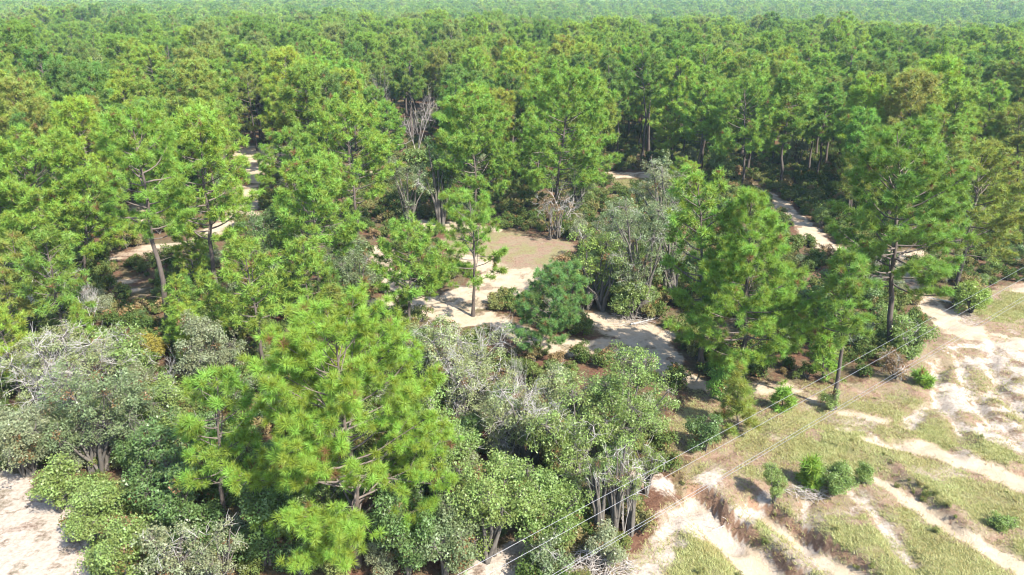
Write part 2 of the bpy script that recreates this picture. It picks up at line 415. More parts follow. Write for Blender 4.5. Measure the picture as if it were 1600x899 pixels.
def snag(name, seed, h, R, mat, droop=0.0, dens=1.0, thick=1.0, lean=(0, 0)):
    """mesh of a leafless, many-twigged dead tree (trunk mesh, twig mesh)"""
    rng = np.random.default_rng(seed); wood, tw = Acc(), Acc()
    p0 = np.array([0, 0, -.1]); stems = 3
    def grow(p, d, L, r, lev):
        n = 5 if lev < 2 else 3; br = bend(p, d, L, (.25 - droop * .9) if lev else .15, n, rng, .13)
        tube(wood if lev < 2 else tw, br, r * np.linspace(1, .35, n + 1), 5 if lev == 0 else 3, tint=.5 + .3 * rng.random())
        if lev >= 3: return
        for k in range(int((4, 6, 5)[lev] * dens + rng.random())):
            s = .25 + .75 * rng.random(); i = min(n - 1, int(s * n)); q = br[i] + (br[i + 1] - br[i]) * (s * n - i)
            dd = (br[i + 1] - br[i]); dd /= np.linalg.norm(dd); e = dd * .75 + rng.normal(0, .55, 3); e /= np.linalg.norm(e)
            grow(q, e, L * (.42 + .25 * rng.random()), max(.006, r * .45), lev + 1)
    for k in range(stems):
        a = k * 2.1 + rng.random(); sp = R / h * .75
        d = np.array([math.cos(a) * sp + lean[0], math.sin(a) * sp + lean[1], .8]); d /= np.linalg.norm(d)
        grow(p0, d, h * .72 * (.8 + .3 * rng.random()), (.03 + h * .012) * thick * .6, 0)
    allv = np.concatenate(wood.v + tw.v); zt = np.percentile(allv[:, 2], 99.5); rt = np.percentile(np.hypot(allv[:, 0], allv[:, 1]), 97)
    for a in (wood, tw): a.v = [v * np.array([R / rt, R / rt, h / zt], np.float32) for v in a.v]
    return wood.mesh(name + '_trunk', mat, True), tw.mesh(name + '_twig', mat)

# ------------------------------------------------------------------ materials
def new_mat(name):
    m = bpy.data.materials.new(name); m.use_nodes = True
    nt = m.node_tree; nt.nodes.clear()
    return m, nt, nt.nodes.new, nt.links.new
def val(nt, op, a, b=None, clamp=False):
    n = nt.nodes.new('ShaderNodeMath'); n.operation = op; n.use_clamp = clamp
    for i, x in enumerate((a, b)):
        if x is None: continue
        if isinstance(x, (int, float)): n.inputs[i].default_value = x
        else: nt.links.new(x, n.inputs[i])
    return n.outputs[0]
def mix(nt, f, a, b, mode='MIX'):
    n = nt.nodes.new('ShaderNodeMix'); n.data_type = 'RGBA'; n.blend_type = mode
    for i, x in ((0, f), (6, a), (7, b)):
        if isinstance(x, (int, float)): n.inputs[i].default_value = x
        elif isinstance(x, tuple): n.inputs[i].default_value = (*x, 1.0)
        else: nt.links.new(x, n.inputs[i])
    return n.outputs[2]

def leafy(name, yellow, transl, instanced=None, rough=.5, spec=.28):
    """foliage; the tree's own colour comes from its object colour (or, for the far wood, from its per-tree tone)"""
    m, nt, N, L = new_mat(name)
    out = N('ShaderNodeOutputMaterial'); at = N('ShaderNodeAttribute'); at.attribute_name = 'tint'
    oi = N('ShaderNodeObjectInfo')
    if instanced:
        ia = N('ShaderNodeAttribute'); ia.attribute_type = 'INSTANCER'; ia.attribute_name = 'tone'
        cr = N('ShaderNodeValToRGB'); els = cr.color_ramp.elements
        while len(els) < len(instanced): els.new(.5)
        for e, (p, c) in zip(els, instanced): e.position = p; e.color = (*c, 1)
        L(ia.outputs['Fac'], cr.inputs[0]); base = cr.outputs[0]
    else: base = oi.outputs['Color']
    t = at.outputs['Fac']
    warm = mix(nt, 1.0, base, yellow, 'MULTIPLY')
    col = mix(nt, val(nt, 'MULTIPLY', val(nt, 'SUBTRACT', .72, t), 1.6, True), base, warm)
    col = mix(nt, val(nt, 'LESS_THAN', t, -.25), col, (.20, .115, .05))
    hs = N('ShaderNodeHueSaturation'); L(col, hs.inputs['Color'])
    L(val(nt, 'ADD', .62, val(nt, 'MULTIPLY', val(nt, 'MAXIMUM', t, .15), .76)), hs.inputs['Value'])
    p = N('ShaderNodeBsdfPrincipled'); L(hs.outputs[0], p.inputs['Base Color'])
    p.inputs['Roughness'].default_value = rough; p.inputs['Specular IOR Level'].default_value = spec
    tr = N('ShaderNodeBsdfTranslucent'); L(mix(nt, 1.0, hs.outputs[0], (1.25, 1.25, .7), 'MULTIPLY'), tr.inputs['Color'])
    ms = N('ShaderNodeMixShader'); ms.inputs[0].default_value = transl
    L(p.outputs[0], ms.inputs[1]); L(tr.outputs[0], ms.inputs[2]); L(ms.outputs[0], out.inputs['Surface'])
    return m

def woody(name, c0, c1, scale=6.0, zs=.35, bump=.4):
    m, nt, N, L = new_mat(name)
    out = N('ShaderNodeOutputMaterial'); tc = N('ShaderNodeTexCoord'); mp = N('ShaderNodeMapping')
    mp.inputs['Scale'].default_value = (scale, scale, scale * zs); L(tc.outputs['Object'], mp.inputs[0])
    n1 = N('ShaderNodeTexNoise'); n1.inputs['Scale'].default_value = 1.0; n1.inputs['Detail'].default_value = 5; L(mp.outputs[0], n1.inputs['Vector'])
    at = N('ShaderNodeAttribute'); at.attribute_name = 'tint'
    f = val(nt, 'ADD', val(nt, 'MULTIPLY', n1.outputs[0], .8), val(nt, 'SUBTRACT', at.outputs['Fac'], .4), True)
    p = N('ShaderNodeBsdfPrincipled'); L(mix(nt, f, c0, c1), p.inputs['Base Color'])
    p.inputs['Roughness'].default_value = .9; p.inputs['Specular IOR Level'].default_value = .15
    if bump:
        b = N('ShaderNodeBump'); b.inputs['Strength'].default_value = bump; b.inputs['Distance'].default_value = .04
        L(n1.outputs[0], b.inputs['Height']); L(b.outputs[0], p.inputs['Normal'])
    L(p.outputs[0], out.inputs['Surface'])
    return m

M_NEEDLE = leafy('needles', (1.45, 1.0, .8), .46)
M_LEAF = leafy('leaves', (1.15, 1.0, .85), .45, rough=.42, spec=.35)
M_FARN = leafy('far_needles', (1.2, 1.0, .85), .48, rough=.6, spec=.15, instanced=[(0, (.098, .185, .038)), (.35, (.150, .258, .044)), (.7, (.205, .305, .050)), (.88, (.160, .205, .090)), (1.0, (.23, .23, .18))])
M_UNDER = leafy('undergrowth_leaves', (1.2, 1.0, .8), .32, rough=.65, spec=.1, instanced=[(0, (.05, .085, .022)), (.5, (.085, .12, .035)), (.8, (.12, .14, .05)), (1.0, (.17, .125, .07))])
M_BARK = woody('pine_bark', (.032, .025, .021), (.112, .092, .079))
M_OBARK = woody('oak_bark', (.036, .031, .026), (.115, .104, .090))
M_DEAD = woody('weathered_wood', (.155, .145, .132), (.37, .355, .33), 9, .5, 0)
M_BRUSH = woody('dry_brushwood', (.14, .12, .105), (.34, .31, .28), 9, .5, 0)
M_GRASS = leafy('grass_blades', (1.35, .95, .9), .3)

def ground_material():
    m, nt, N, L = new_mat('ground')
    out = N('ShaderNodeOutputMaterial'); geo = N('ShaderNodeNewGeometry')
    a1 = N('ShaderNodeAttribute'); a1.attribute_name = 'cover'; a2 = N('ShaderNodeAttribute'); a2.attribute_name = 'clay'
    sp = N('ShaderNodeSeparateColor'); L(a1.outputs['Color'], sp.inputs[0])
    def noise(s, d=5, r=.6):
        n = N('ShaderNodeTexNoise'); n.inputs['Scale'].default_value = s; n.inputs['Detail'].default_value = d; n.inputs['Roughness'].default_value = r
        L(geo.outputs['Position'], n.inputs['Vector']); return n.outputs[0]
    big, med, fin, tiny = noise(.22, 4), noise(1.1, 5), noise(4.5, 6, .7), noise(16, 4, .7)
    def sharp(mk, k=.55, w=.2, nz=fin):
        v = val(nt, 'ADD', mk, val(nt, 'MULTIPLY', val(nt, 'SUBTRACT', nz, .5), k * 2))
        r = N('ShaderNodeMapRange'); r.interpolation_type = 'SMOOTHSTEP'
        r.inputs['From Min'].default_value = .5 - w; r.inputs['From Max'].default_value = .5 + w
        L(v, r.inputs['Value']); return r.outputs[0]
    def ramp(f, *st):
        cr = N('ShaderNodeValToRGB'); els = cr.color_ramp.elements
        while len(els) < len(st): els.new(.5)
        for e, (p, c) in zip(els, st): e.position = p; e.color = (*c, 1)
        L(f, cr.inputs[0]); return cr.outputs[0]
    litter = ramp(fin, (.25, (.085, .042, .026)), (.5, (.18, .092, .058)), (.75, (.30, .18, .115)))
    litter = mix(nt, sharp(big, .3, .12, med), litter, ramp(fin, (.3, (.10, .075, .035)), (.7, (.24, .20, .11))))
    earth = ramp(fin, (.25, (.20, .115, .075)), (.5, (.36, .235, .165)), (.75, (.50, .37, .27)))
    earth = mix(nt, sharp(med, .1, .1, big), earth, ramp(tiny, (.3, (.25, .19, .115)), (.7, (.46, .37, .25))))
    sand = ramp(med, (.3, (.56, .44, .30)), (.55, (.68, .56, .41)), (.8, (.74, .64, .50)))
    sand = mix(nt, val(nt, 'MULTIPLY', sharp(fin, .2, .25, tiny), .3), sand, (.46, .32, .20))
    white = ramp(fin, (.25, (.38, .29, .22)), (.5, (.60, .51, .42)), (.75, (.70, .63, .55)))
    grass = ramp(fin, (.25, (.16, .17, .05)), (.5, (.27, .28, .10)), (.8, (.44, .41, .22)))
    clay = ramp(fin, (.3, (.30, .165, .105)), (.7, (.50, .33, .22)))
    c = mix(nt, sharp(a1.outputs['Alpha']), litter, earth)
    c = mix(nt, sharp(sp.outputs[0], .45, .3), c, sand)
    c = mix(nt, sharp(sp.outputs[1], .5, .32), c, white)
    c = mix(nt, sharp(sp.outputs[2], .6, .25), c, grass)
    c = mix(nt, sharp(a2.outputs['Fac'], .3), c, clay)
    p = N('ShaderNodeBsdfPrincipled'); hsv = N('ShaderNodeHueSaturation'); hsv.inputs['Value'].default_value = .415; L(c, hsv.inputs['Color']); L(hsv.outputs[0], p.inputs['Base Color']); p.inputs['Roughness'].default_value = .95; p.inputs['Specular IOR Level'].default_value = .1
    b = N('ShaderNodeBump'); b.inputs['Strength'].default_value = .8; b.inputs['Distance'].default_value = .12
    L(val(nt, 'ADD', fin, val(nt, 'MULTIPLY', tiny, .5)), b.inputs['Height']); L(b.outputs[0], p.inputs['Normal'])
    L(p.outputs[0], out.inputs['Surface'])
    return m
M_GROUND = ground_material()

# ------------------------------------------------------------------ object helpers
def link(name, me, parent=None, color=None):
    o = bpy.data.objects.new(name, me); COL.objects.link(o); o.parent = parent
    if color is not None: o.color = (*color, 1)
    return o
def tag(o, label=None, cat=None, group=None, kind=None):
    for k, v in (('label', label), ('category', cat), ('group', group), ('kind', kind)):
        if v: o[k] = v
    return o
def thing(name, loc, label, cat, group=None, rz=0.0, scale=1.0):
    o = bpy.data.objects.new(name, None); COL.objects.link(o)
    o.location = loc; o.rotation_euler = (0, 0, rz); o.scale = (scale,) * 3
    return tag(o, label, cat, group)
def gz(x, y): return float(height(np.array([float(x)]), np.array([float(y)]))[0])

# ------------------------------------------------------------------ the ground, one sheet to the horizon
def axis(lo, hi, step, far_lo, far_hi, k=1.16):
    a = list(np.arange(lo, hi + step / 2, step)); d = step
    while a[-1] < far_hi: d *= k; a.append(a[-1] + d)
    d = step; b = []
    x = lo
    while x > far_lo: d *= k; x -= d; b.append(x)
    return np.array(b[::-1] + a)
xs = axis(-26, 42, .24, -7000, 7000)
ys = np.concatenate([axis(26, 62, .21, -120, 62)[:-1], np.arange(62, 125, .6)]); ys = np.concatenate([ys, axis(125, 126, .6, 125, 12000, 1.09)[1:]])
gx, gy = np.meshgrid(xs, ys)
Z = height(gx, gy)
me = bpy.data.meshes.new('ground')
nx, ny = len(xs), len(ys)
me.vertices.add(nx * ny); me.vertices.foreach_set('co', np.stack([gx, gy, Z], -1).astype(np.float32).ravel())
i, j = np.meshgrid(np.arange(nx - 1), np.arange(ny - 1)); b = (j * nx + i).ravel()
q = np.stack([b, b + 1, b + nx + 1, b + nx], 1).astype(np.int32)
me.loops.add(q.size); me.loops.foreach_set('vertex_index', q.ravel()); me.polygons.add(len(q))
me.polygons.foreach_set('loop_start', (np.arange(len(q)) * 4).astype(np.int32)); me.polygons.foreach_set('use_smooth', np.ones(len(q), bool))
sa, wh, gr, ea = masks(gx, gy)
ca = me.attributes.new('cover', 'FLOAT_COLOR', 'POINT'); ca.data.foreach_set('color', np.stack([sa, wh, gr, ea], -1).astype(np.float32).ravel())
slope = np.hypot(*[np.gradient(Z, ys, axis=0), np.gradient(Z, xs, axis=1)])
ca = me.attributes.new('clay', 'FLOAT', 'POINT'); ca.data.foreach_set('value', (sstep(.85, 1.5, slope) * ea * .8).astype(np.float32).ravel())
me.update(calc_edges=True); me.materials.append(M_GROUND)
tag(link('ground', me), kind='structure')

# ------------------------------------------------------------------ the trees one can tell apart
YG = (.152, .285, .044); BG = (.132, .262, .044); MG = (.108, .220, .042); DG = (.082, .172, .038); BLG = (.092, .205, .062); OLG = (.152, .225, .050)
heroes = []          # (x, y, radius) of every tree placed by hand
def place(bx, by, tx, ty):
    x, y = gp(bx, by); z = gz(x, y); tp = at_y(tx, ty, y)
    return x, y, z, tp[2] - z, tp[0] - x, px_of(x, y, z)[2]
seed_n = [100]
def hero_pine(bx, by, tx, ty, wpx, cb, style, color, label, lod='near', limbs=34, split=4, twig_k=1.0, flat=0., group='pines picked out in the near wood', tsize=1.0, seed=None, trunk_r=None):
    seed_n[0] += 1
    x, y, z, h, lean, dep = place(bx, by, tx, ty)
    R = wpx / FPX * (dep * .93) / 2 * 1.04
    h = max(.4, h - .25)
    if by < 352: lod = 'mid'; limbs = int(limbs * .95)
    tr, cr, li = pine('pine', seed or seed_n[0], h, R, cb, style, lod, int(limbs * 1.2), (M_BARK, M_NEEDLE), (lean, 0), split, twig_k * 1.0, trunk_r, flat, tsize)
    t = thing('pine_tree', (x, y, z), label, 'pine tree', group)
    link('trunk', tr, t); link('crown', cr, t, color)
    for l in li: link('limb', l, t)
    heroes.append((x, y, R)); return t
HP = hero_pine
HP(558, 882, 522, 492, 338, .18, 'dome', YG, 'big bright round-crowned pine standing over the bottom edge, largest of all', 'giant', 56, 8, 1.12, tsize=.92)
HP(352, 852, 335, 572, 128, .36, 'open', BG, 'slim pine with pale bare trunk, half in the shade of the big round pine', 'hero', 26, 4, .9)
HP(30, 448, 62, 212, 200, .26, 'dome', YG, 'broad yellow-green pine cut by the left edge, behind the white dead trees', 'near', 50, 4)
HP(135, 430, 140, 268, 140, .25, 'dome', YG, 'low rounded yellow-green pine beside the broad left-edge pine', 'near', 38, 3)
HP(-30, 470, -25, 240, 150, .3, 'dome', BG, 'pine mostly outside the left edge with its boughs reaching in', 'near', 34, 2)
HP(266, 524, 200, 160, 150, .48, 'open', BG, 'tall leaning pine with long brown bare trunk down to the shaded hollow', 'hero', 34, 5)
HP(341, 478, 308, 165, 160, .36, 'dome', YG, 'tall thick pine just right of the leaning brown-trunked pine', 'near', 42, 4)
HP(558, 368, 538, 168, 165, .28, 'open', YG, 'bright open-branched pine with dark forked trunk beside the pale sand', 'near', 40, 5)
HP(500, 478, 490, 245, 150, .30, 'broad', BG, 'yellow-green pine right above the big round pine', 'near', 42, 4)
HP(640, 522, 638, 345, 118, .30, 'dome', BG, 'small rounded pine standing on the central sand patch', 'near', 30, 4)
HP(739, 494, 733, 300, 135, .24, 'open', BG, 'airy pine with spreading upturned boughs in front of the grassy clearing', 'hero', 24, 6, .85)
HP(840, 556, 888, 416, 122, .16, 'dome', BLG, 'leaning blue-green evergreen with forked grey stem beside the sand road', 'hero', 40, 5, 1.2, tsize=.72)
HP(1152, 604, 1178, 292, 245, .14, 'cone', BG, 'large dense conical pine beside the red-brown slope, boughs almost to the ground', 'giant', 60, 8, 1.1)
HP(1096, 580, 1094, 262, 120, .30, 'narrow', BG, 'narrow pine rising behind the shaded side of the large conical pine', 'near', 34, 4)
HP(1303, 638, 1331, 392, 84, .50, 'narrow', MG, 'thin pole-trunked pine with a small tuft crown at the top of the red slope', 'hero', 30, 4)
HP(1385, 550, 1405, 190, 215, .34, 'broad', MG, 'tall stout pine with heavy dark trunk and spreading crown beside the wires', 'hero', 56, 8, .95)
HP(1494, 460, 1540, 222, 165, .28, 'broad', OLG, 'leaning dark-trunked pine near the sandy track at the right edge', 'near', 44, 5)
HP(1160, 294, 1165, 128, 140, .30, 'open', BG, 'pine with one long pale bough above the shaded track', 'near', 40, 4)
HP(745, 348, 733, 150, 150, .22, 'dome', BG, 'dense pine behind the grassy clearing, boughs down to the ground', 'near', 48, 3)
HP(862, 338, 893, 108, 178, .20, 'dome', BG, 'big broad pine with dead boughs over the reddish leafless bush', 'near', 56, 4)
HP(1004, 250, 1003, 66, 74, .55, 'open', MG, 'tall pine with a long straight bare trunk above the small back clearing', 'near', 26, 3)
HP(1013, 247, 1020, 72, 66, .58, 'open', DG, 'slimmer tall pine paired with the long bare trunk at the back clearing', 'near', 24, 2)
HP(1152, 672, 1151, 582, 62, .08, 'young', OLG, 'shaggy young pine at the shaded foot of the large conical pine', 'hero', 22, 0)
HP(1222, 640, 1224, 604, 26, .1, 'young', BG, 'knee-high pine seedling on the bare red slope', 'near', 9, 0)
HP(1285, 592, 1287, 512, 48, .1, 'young', BG, 'bushy young pine against the foot of the thin pole pine', 'near', 18, 0)
HP(1440, 600, 1442, 582, 20, .1, 'young', BG, 'tiny pine seedling by the white eroded ground', 'near', 7, 0)
HP(402, 236, 384, 108, 95, .30, 'broad', OLG, 'flat-layered pine at the upper end of the pale sand', 'near', 28, 3, .9, .8)
HP(1268, 758, 1269, 720, 28, .06, 'young', BG, 'little spiky young pine between the round bushes', 'near', 12, 0)
HP(1588, 305, 1592, 165, 120, .35, 'broad', OLG, 'pine at the right edge beside the far glimpse of sand', 'near', 34, 3)
HP(1275, 250, 1290, 108, 110, .45, 'broad', BG, 'pine with a dark trunk over the red-brown gap', 'near', 30, 3)
HP(1110, 238, 1100, 75, 110, .40, 'dome', BG, 'pine between the long bare trunk and the pale-boughed pine', 'near', 32, 3)
HP(235, 330, 225, 178, 120, .3, 'dome', YG, 'pine crown behind the leaning brown-trunked pine', 'near', 34, 2)
HP(445, 330, 455, 205, 95, .3, 'dome', BG, 'mid-sized pine between the pale sand and the bright open pine', 'near', 28, 2)
HP(1450, 345, 1480, 175, 130, .35, 'broad', BG, 'pine behind the tall stout pine on the shaded track', 'near', 36, 3)

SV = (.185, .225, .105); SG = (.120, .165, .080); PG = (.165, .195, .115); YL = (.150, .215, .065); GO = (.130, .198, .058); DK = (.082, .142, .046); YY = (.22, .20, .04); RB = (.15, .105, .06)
def hero_oak(bx, by, ty, wpx, color, label, lod='near', cb=.12, dens=1.0, stems=4, bare=0., tx=None, cat='oak tree', name='oak_tree', lump=.36, group='broadleaf trees in the near wood'):
    seed_n[0] += 1
    x, y, z, h, lean, dep = place(bx, by, tx if tx is not None else bx, ty)
    h = max(h * 1.07, .4)
    R = wpx / FPX * dep * .95 / 2
    tr, cr, dd = oak('oak', seed_n[0], h * .97, R, lod, (M_OBARK, M_LEAF, M_DEAD), cb, dens, stems, bare, None, (lean, 0), lump)
    t = thing(name, (x, y, z), label, cat, group)
    link('trunk', tr, t); link('crown', cr, t, color)
    if dd: tag(link('dead_branch', dd, t), kind='stuff')
    heroes.append((x, y, R * .8)); return t
HO = hero_oak
HO(155, 735, 560, 205, SG, 'large dark grey-green oak above the white sand corner', 'hero', .1, 1.5)
HO(40, 745, 625, 130, PG, 'pale grey-green oak at the left edge over the white sand', 'hero', .1, 1.1)
HO(320, 610, 482, 118, PG, 'pale rounded oak at the foot of the leaning brown trunk', 'hero', .08, 1.1)
HO(95, 640, 495, 190, SV, 'olive oak laced with white bare twigs near the left edge', 'hero', .1, 1.3, 5, .42)
HO(190, 610, 505, 120, GO, 'green oak between the white dead trees and the leaning trunk', 'near', .1, 1., 4, .22)
HO(245, 690, 592, 105, YL, 'yellowish oak left of the slim half-shaded pine', 'hero', .1, .9, 4, .05)
HO(95, 800, 715, 90, YL, 'topmost yellow-green bush of the strip beside the white sand', 'near', .03, 1.0)
HO(150, 850, 745, 105, YL, 'middle yellow-green bush of the strip beside the white sand', 'hero', .03, 1.0)
HO(185, 915, 810, 125, YL, 'lowest yellow-green bush of the strip beside the white sand', 'hero', .03, 1.1)
HO(275, 930, 795, 120, PG, 'thin sparse oak sapling with pale stems at the bottom edge', 'hero', .15, .32, 3, .15, lump=.34)
HO(345, 945, 815, 90, PG, 'sparse leafy sapling below the slim half-shaded pine', 'hero', .15, .3, 3, .1, lump=.34)
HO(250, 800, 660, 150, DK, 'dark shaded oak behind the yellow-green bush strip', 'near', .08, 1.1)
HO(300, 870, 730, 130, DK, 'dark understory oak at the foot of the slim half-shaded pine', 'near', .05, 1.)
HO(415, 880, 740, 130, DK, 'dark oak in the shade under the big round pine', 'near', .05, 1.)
HO(235, 565, 515, 55, YY, 'small golden-yellow oak by the leaning brown trunk', 'near', .05, .6)
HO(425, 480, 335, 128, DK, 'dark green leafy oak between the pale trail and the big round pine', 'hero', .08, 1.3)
HO(540, 430, 355, 80, SG, 'grey-green oak beneath the bright open pine', 'near', .08, .8)
HO(560, 470, 385, 90, SG, 'low grey oak at the left side of the central sand', 'near', .05, .8, 4, .15)
HO(720, 660, 492, 195, SV, 'silvery olive oak full of bare grey twigs, right behind the big round pine', 'hero', .12, 1.3, 5, .40)
HO(690, 790, 600, 150, GO, 'green oak pressed against the big round pine', 'hero', .1, 1.2, 5, .08)
HO(640, 890, 735, 130, DK, 'dark oak below the big round pine near its trunk', 'hero', .06, 1.1)
HO(980, 725, 545, 165, GO, 'leafy green oak beside the sand road and the red slope', 'hero', .12, 1.4)
HO(895, 770, 610, 150, YL, 'olive oak in the middle of the thicket', 'hero', .1, 1.2, 5, .12)
HO(820, 730, 580, 150, SV, 'oak with bare grey boughs leaning over the thicket', 'hero', .1, 1.2, 4, .42)
HO(760, 870, 690, 150, YL, 'green oak over the lower end of the wires', 'hero', .08, 1.2)
HO(850, 850, 725, 130, GO, 'low spreading oak above the white sand streak', 'hero', .06, 1.1)
HO(700, 900, 780, 110, SG, 'leafy oak at the bottom edge under the wires', 'hero', .05, 1.)
HO(880, 700, 560, 115, SV, 'airy silvery oak between the thicket and the sand road', 'hero', .2, .7, 4, .25)
HO(650, 640, 520, 100, SG, 'grey speckled oak peeping out behind the big round pine', 'hero', .15, .9, 4, .25)
HO(965, 425, 295, 115, SG, 'grey-green oak rising behind the brownish olive oak', 'near', .1, 1., 4, .1)
HO(1035, 375, 245, 95, PG, 'pale oak beside the narrow pine, above the silvery oak', 'near', .1, 1., 4, .05)
HO(905, 330, 255, 80, GO, 'leaf-green oak under the dead boughs of the big broad pine', 'near', .1, .9)
HO(1000, 490, 300, 150, SG, 'tall grey-green oak behind the sand road', 'hero', .1, 1.2, 4, .08)
HO(935, 485, 335, 130, OLG, 'brownish olive oak in front of the grassy clearing', 'near', .08, 1.2, 4, .12)
HO(1045, 470, 285, 120, SG, 'upright silvery oak next to the narrow pine', 'near', .1, 1.1, 4, .1)
HO(985, 500, 435, 70, YL, 'yellow-tinged bush at the foot of the grey-green oaks', 'near', .03, .8)
HO(640, 355, 235, 95, SG, 'soft grey-green oak left of the dense clearing pine', 'near', .08, 1., 4, .1)
HO(690, 350, 200, 80, DK, 'dark oak behind the soft grey-green oak', 'near', .08, .9)
HO(868, 372, 290, 85, RB, 'reddish almost leafless bush at the edge of the grassy clearing', 'near', .05, .35, 5, .5)
HO(1290, 505, 405, 75, DK, 'dark oak behind the thin pole-trunked pine', 'near', .05, 1.)
HO(1425, 560, 498, 75, GO, 'bush under the tall stout pine beside the wires', 'near', .03, .9, 4, .05)
HO(1395, 590, 545, 55, RB, 'reddish dry bush at the foot of the tall stout pine', 'near', .03, .5, 4, .3)
HO(1515, 490, 445, 65, OLG, 'spiky low bush beneath the leaning dark-trunked pine', 'near', .03, .8)
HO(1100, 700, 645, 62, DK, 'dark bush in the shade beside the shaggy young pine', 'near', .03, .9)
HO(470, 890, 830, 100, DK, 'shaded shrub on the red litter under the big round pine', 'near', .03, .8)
HO(600, 900, 850, 60, PG, 'small pale shrub beside the trunk of the big round pine', 'near', .03, .6)
HO(1300, 640, 608, 34, YL, 'small bush clasping the foot of the pole-trunked pine', 'near', .03, .5)
HO(1125, 625, 570, 60, MG, 'leafy bush under the low boughs of the large conical pine', 'near', .03, .8)
SH = 'round shrubs on the open slope'
HO(1211, 778, 722, 50, YL, 'upright yellow-green shrub casting a shadow on the eroded slope', 'hero', .06, .8, cat='shrub', name='shrub', group=SH, lump=.30)
HO(1308, 768, 728, 66, GO, 'widest dense round green shrub on the open slope', 'hero', .02, .9, cat='shrub', name='shrub', group=SH, lump=.30)
HO(1350, 754, 722, 36, GO, 'smaller round green shrub at the end of the shrub row', 'near', .02, .6, cat='shrub', name='shrub', group=SH, lump=.30)
HO(1563, 828, 806, 50, GO, 'bright green low bush spreading in the grass', 'near', .0, .5, cat='shrub', name='shrub', group=SH, lump=.30)
HO(1405, 545, 515, 60, DK, 'dark shrub just right of the stout trunk', 'near', .0, .5, cat='shrub', name='shrub', group=SH, lump=.30)
for bx, by, ty, w, lab in ((935, 842, 700, 60, 'slim sapling with a few yellow leaves, left of the sapling clump'), (960, 845, 680, 66, 'tallest slim sapling of the clump by the wires'),
                           (985, 835, 705, 56, 'slim sapling at the open side of the clump by the wires'), (1010, 770, 690, 60, 'thin yellowish sapling above the white sand patch')):
    HO(bx, by, ty, w, YL, lab, 'hero', .35, .2, 3, .25, name='sapling', cat='sapling', lump=.36, group='saplings by the wires')

def dead(bx, by, ty, wpx, label, droop=0., dens=1., thick=1., mat=None, name='dead_tree', cat='dead tree', lean=(0, 0), rz=0.):
    seed_n[0] += 1
    x, y, z, h, ln, dep = place(bx, by, bx, ty); R = wpx / FPX * dep / 2
    a, b = snag('snag', seed_n[0], h, R, mat or M_DEAD, droop, dens, thick, lean)
    t = thing(name, (x, y, z), label, cat, 'bare grey trees', rz)
    link('trunk', a, t); tag(link('twig', b, t), kind='stuff'); heroes.append((x, y, R * .5)); return t
dead(62, 505, 420, 120, 'white leafless tree spreading wide at the left edge', dens=1.25)
dead(145, 512, 432, 60, 'smaller upright white leafless tree', dens=1.15)
dead(165, 625, 515, 110, 'white dead crown arching through the olive oak', droop=.2, dens=1.1)
dead(70, 650, 540, 150, 'pale dead limbs sprawling low at the left edge', droop=.3, dens=1.3)
dead(285, 612, 545, 80, 'grey dead bush below the pale rounded oak', dens=1.)
dead(652, 245, 138, 75, 'tall grey dead snag standing among the pines', dens=1.1, thick=1.3, mat=M_BRUSH)
dead(790, 735, 640, 75, 'grey drooping dead treetop in the thicket', droop=.9, dens=1.2)
dead(845, 690, 560, 120, 'fallen grey tree lying across the thicket', droop=.2, dens=1.2, lean=(-.5, .2))
dead(745, 610, 500, 120, 'fine grey bare treetop over the central thicket', droop=.1, dens=1.2)
dead(595, 235, 110, 60, 'slim grey bare tree left of the tall snag', dens=.9, mat=M_BRUSH)
dead(975, 845, 715, 60, 'grey bare stems in the sapling clump', dens=.8, mat=M_BRUSH)
dead(880, 350, 255, 90, 'grey dead boughs under the big broad pine', droop=.3, dens=1., mat=M_BRUSH)
dead(1345, 470, 385, 70, 'bare grey bush on the shaded track', dens=.9, mat=M_BRUSH)

def brush_pile(px, py, wpx, hgt, n, label, seed):
    rng = np.random.default_rng(seed); x, y = gp(px, py); z = gz(x, y); R = wpx / FPX * px_of(x, y, z)[2] / 2; a = Acc()
    for k in range(n):
        r = R * rng.random() ** .6; th = rng.random() * 6.28; c = np.array([r * math.cos(th), r * math.sin(th) * .7, hgt * (1 - (r / R) ** 2) * rng.random() + .05])
        d = rng.normal(size=3) * [1, .7, .35]; d /= np.linalg.norm(d); L = .4 + .9 * rng.random()
        p = np.array([c - d * L / 2, c + rng.normal(0, .06, 3), c + d * L / 2]); p[:, 2] = np.maximum(p[:, 2], .02)
        tube(a, p, [.012, .016, .007], 3, tint=.3 + .6 * rng.random())
    t = thing('brush_pile', (x, y, z), label, 'brush pile'); tag(link('stick', a.mesh('sticks', M_BRUSH), t), kind='stuff')
brush_pile(930, 885, 120, .9, 420, 'heap of dry grey sticks at the bottom edge under the wires', 3)
brush_pile(1260, 768, 60, .25, 120, 'scatter of dry twigs at the foot of the round shrubs', 4)
brush_pile(985, 500, 80, .5, 160, 'grey brushwood beside the sand road', 6)

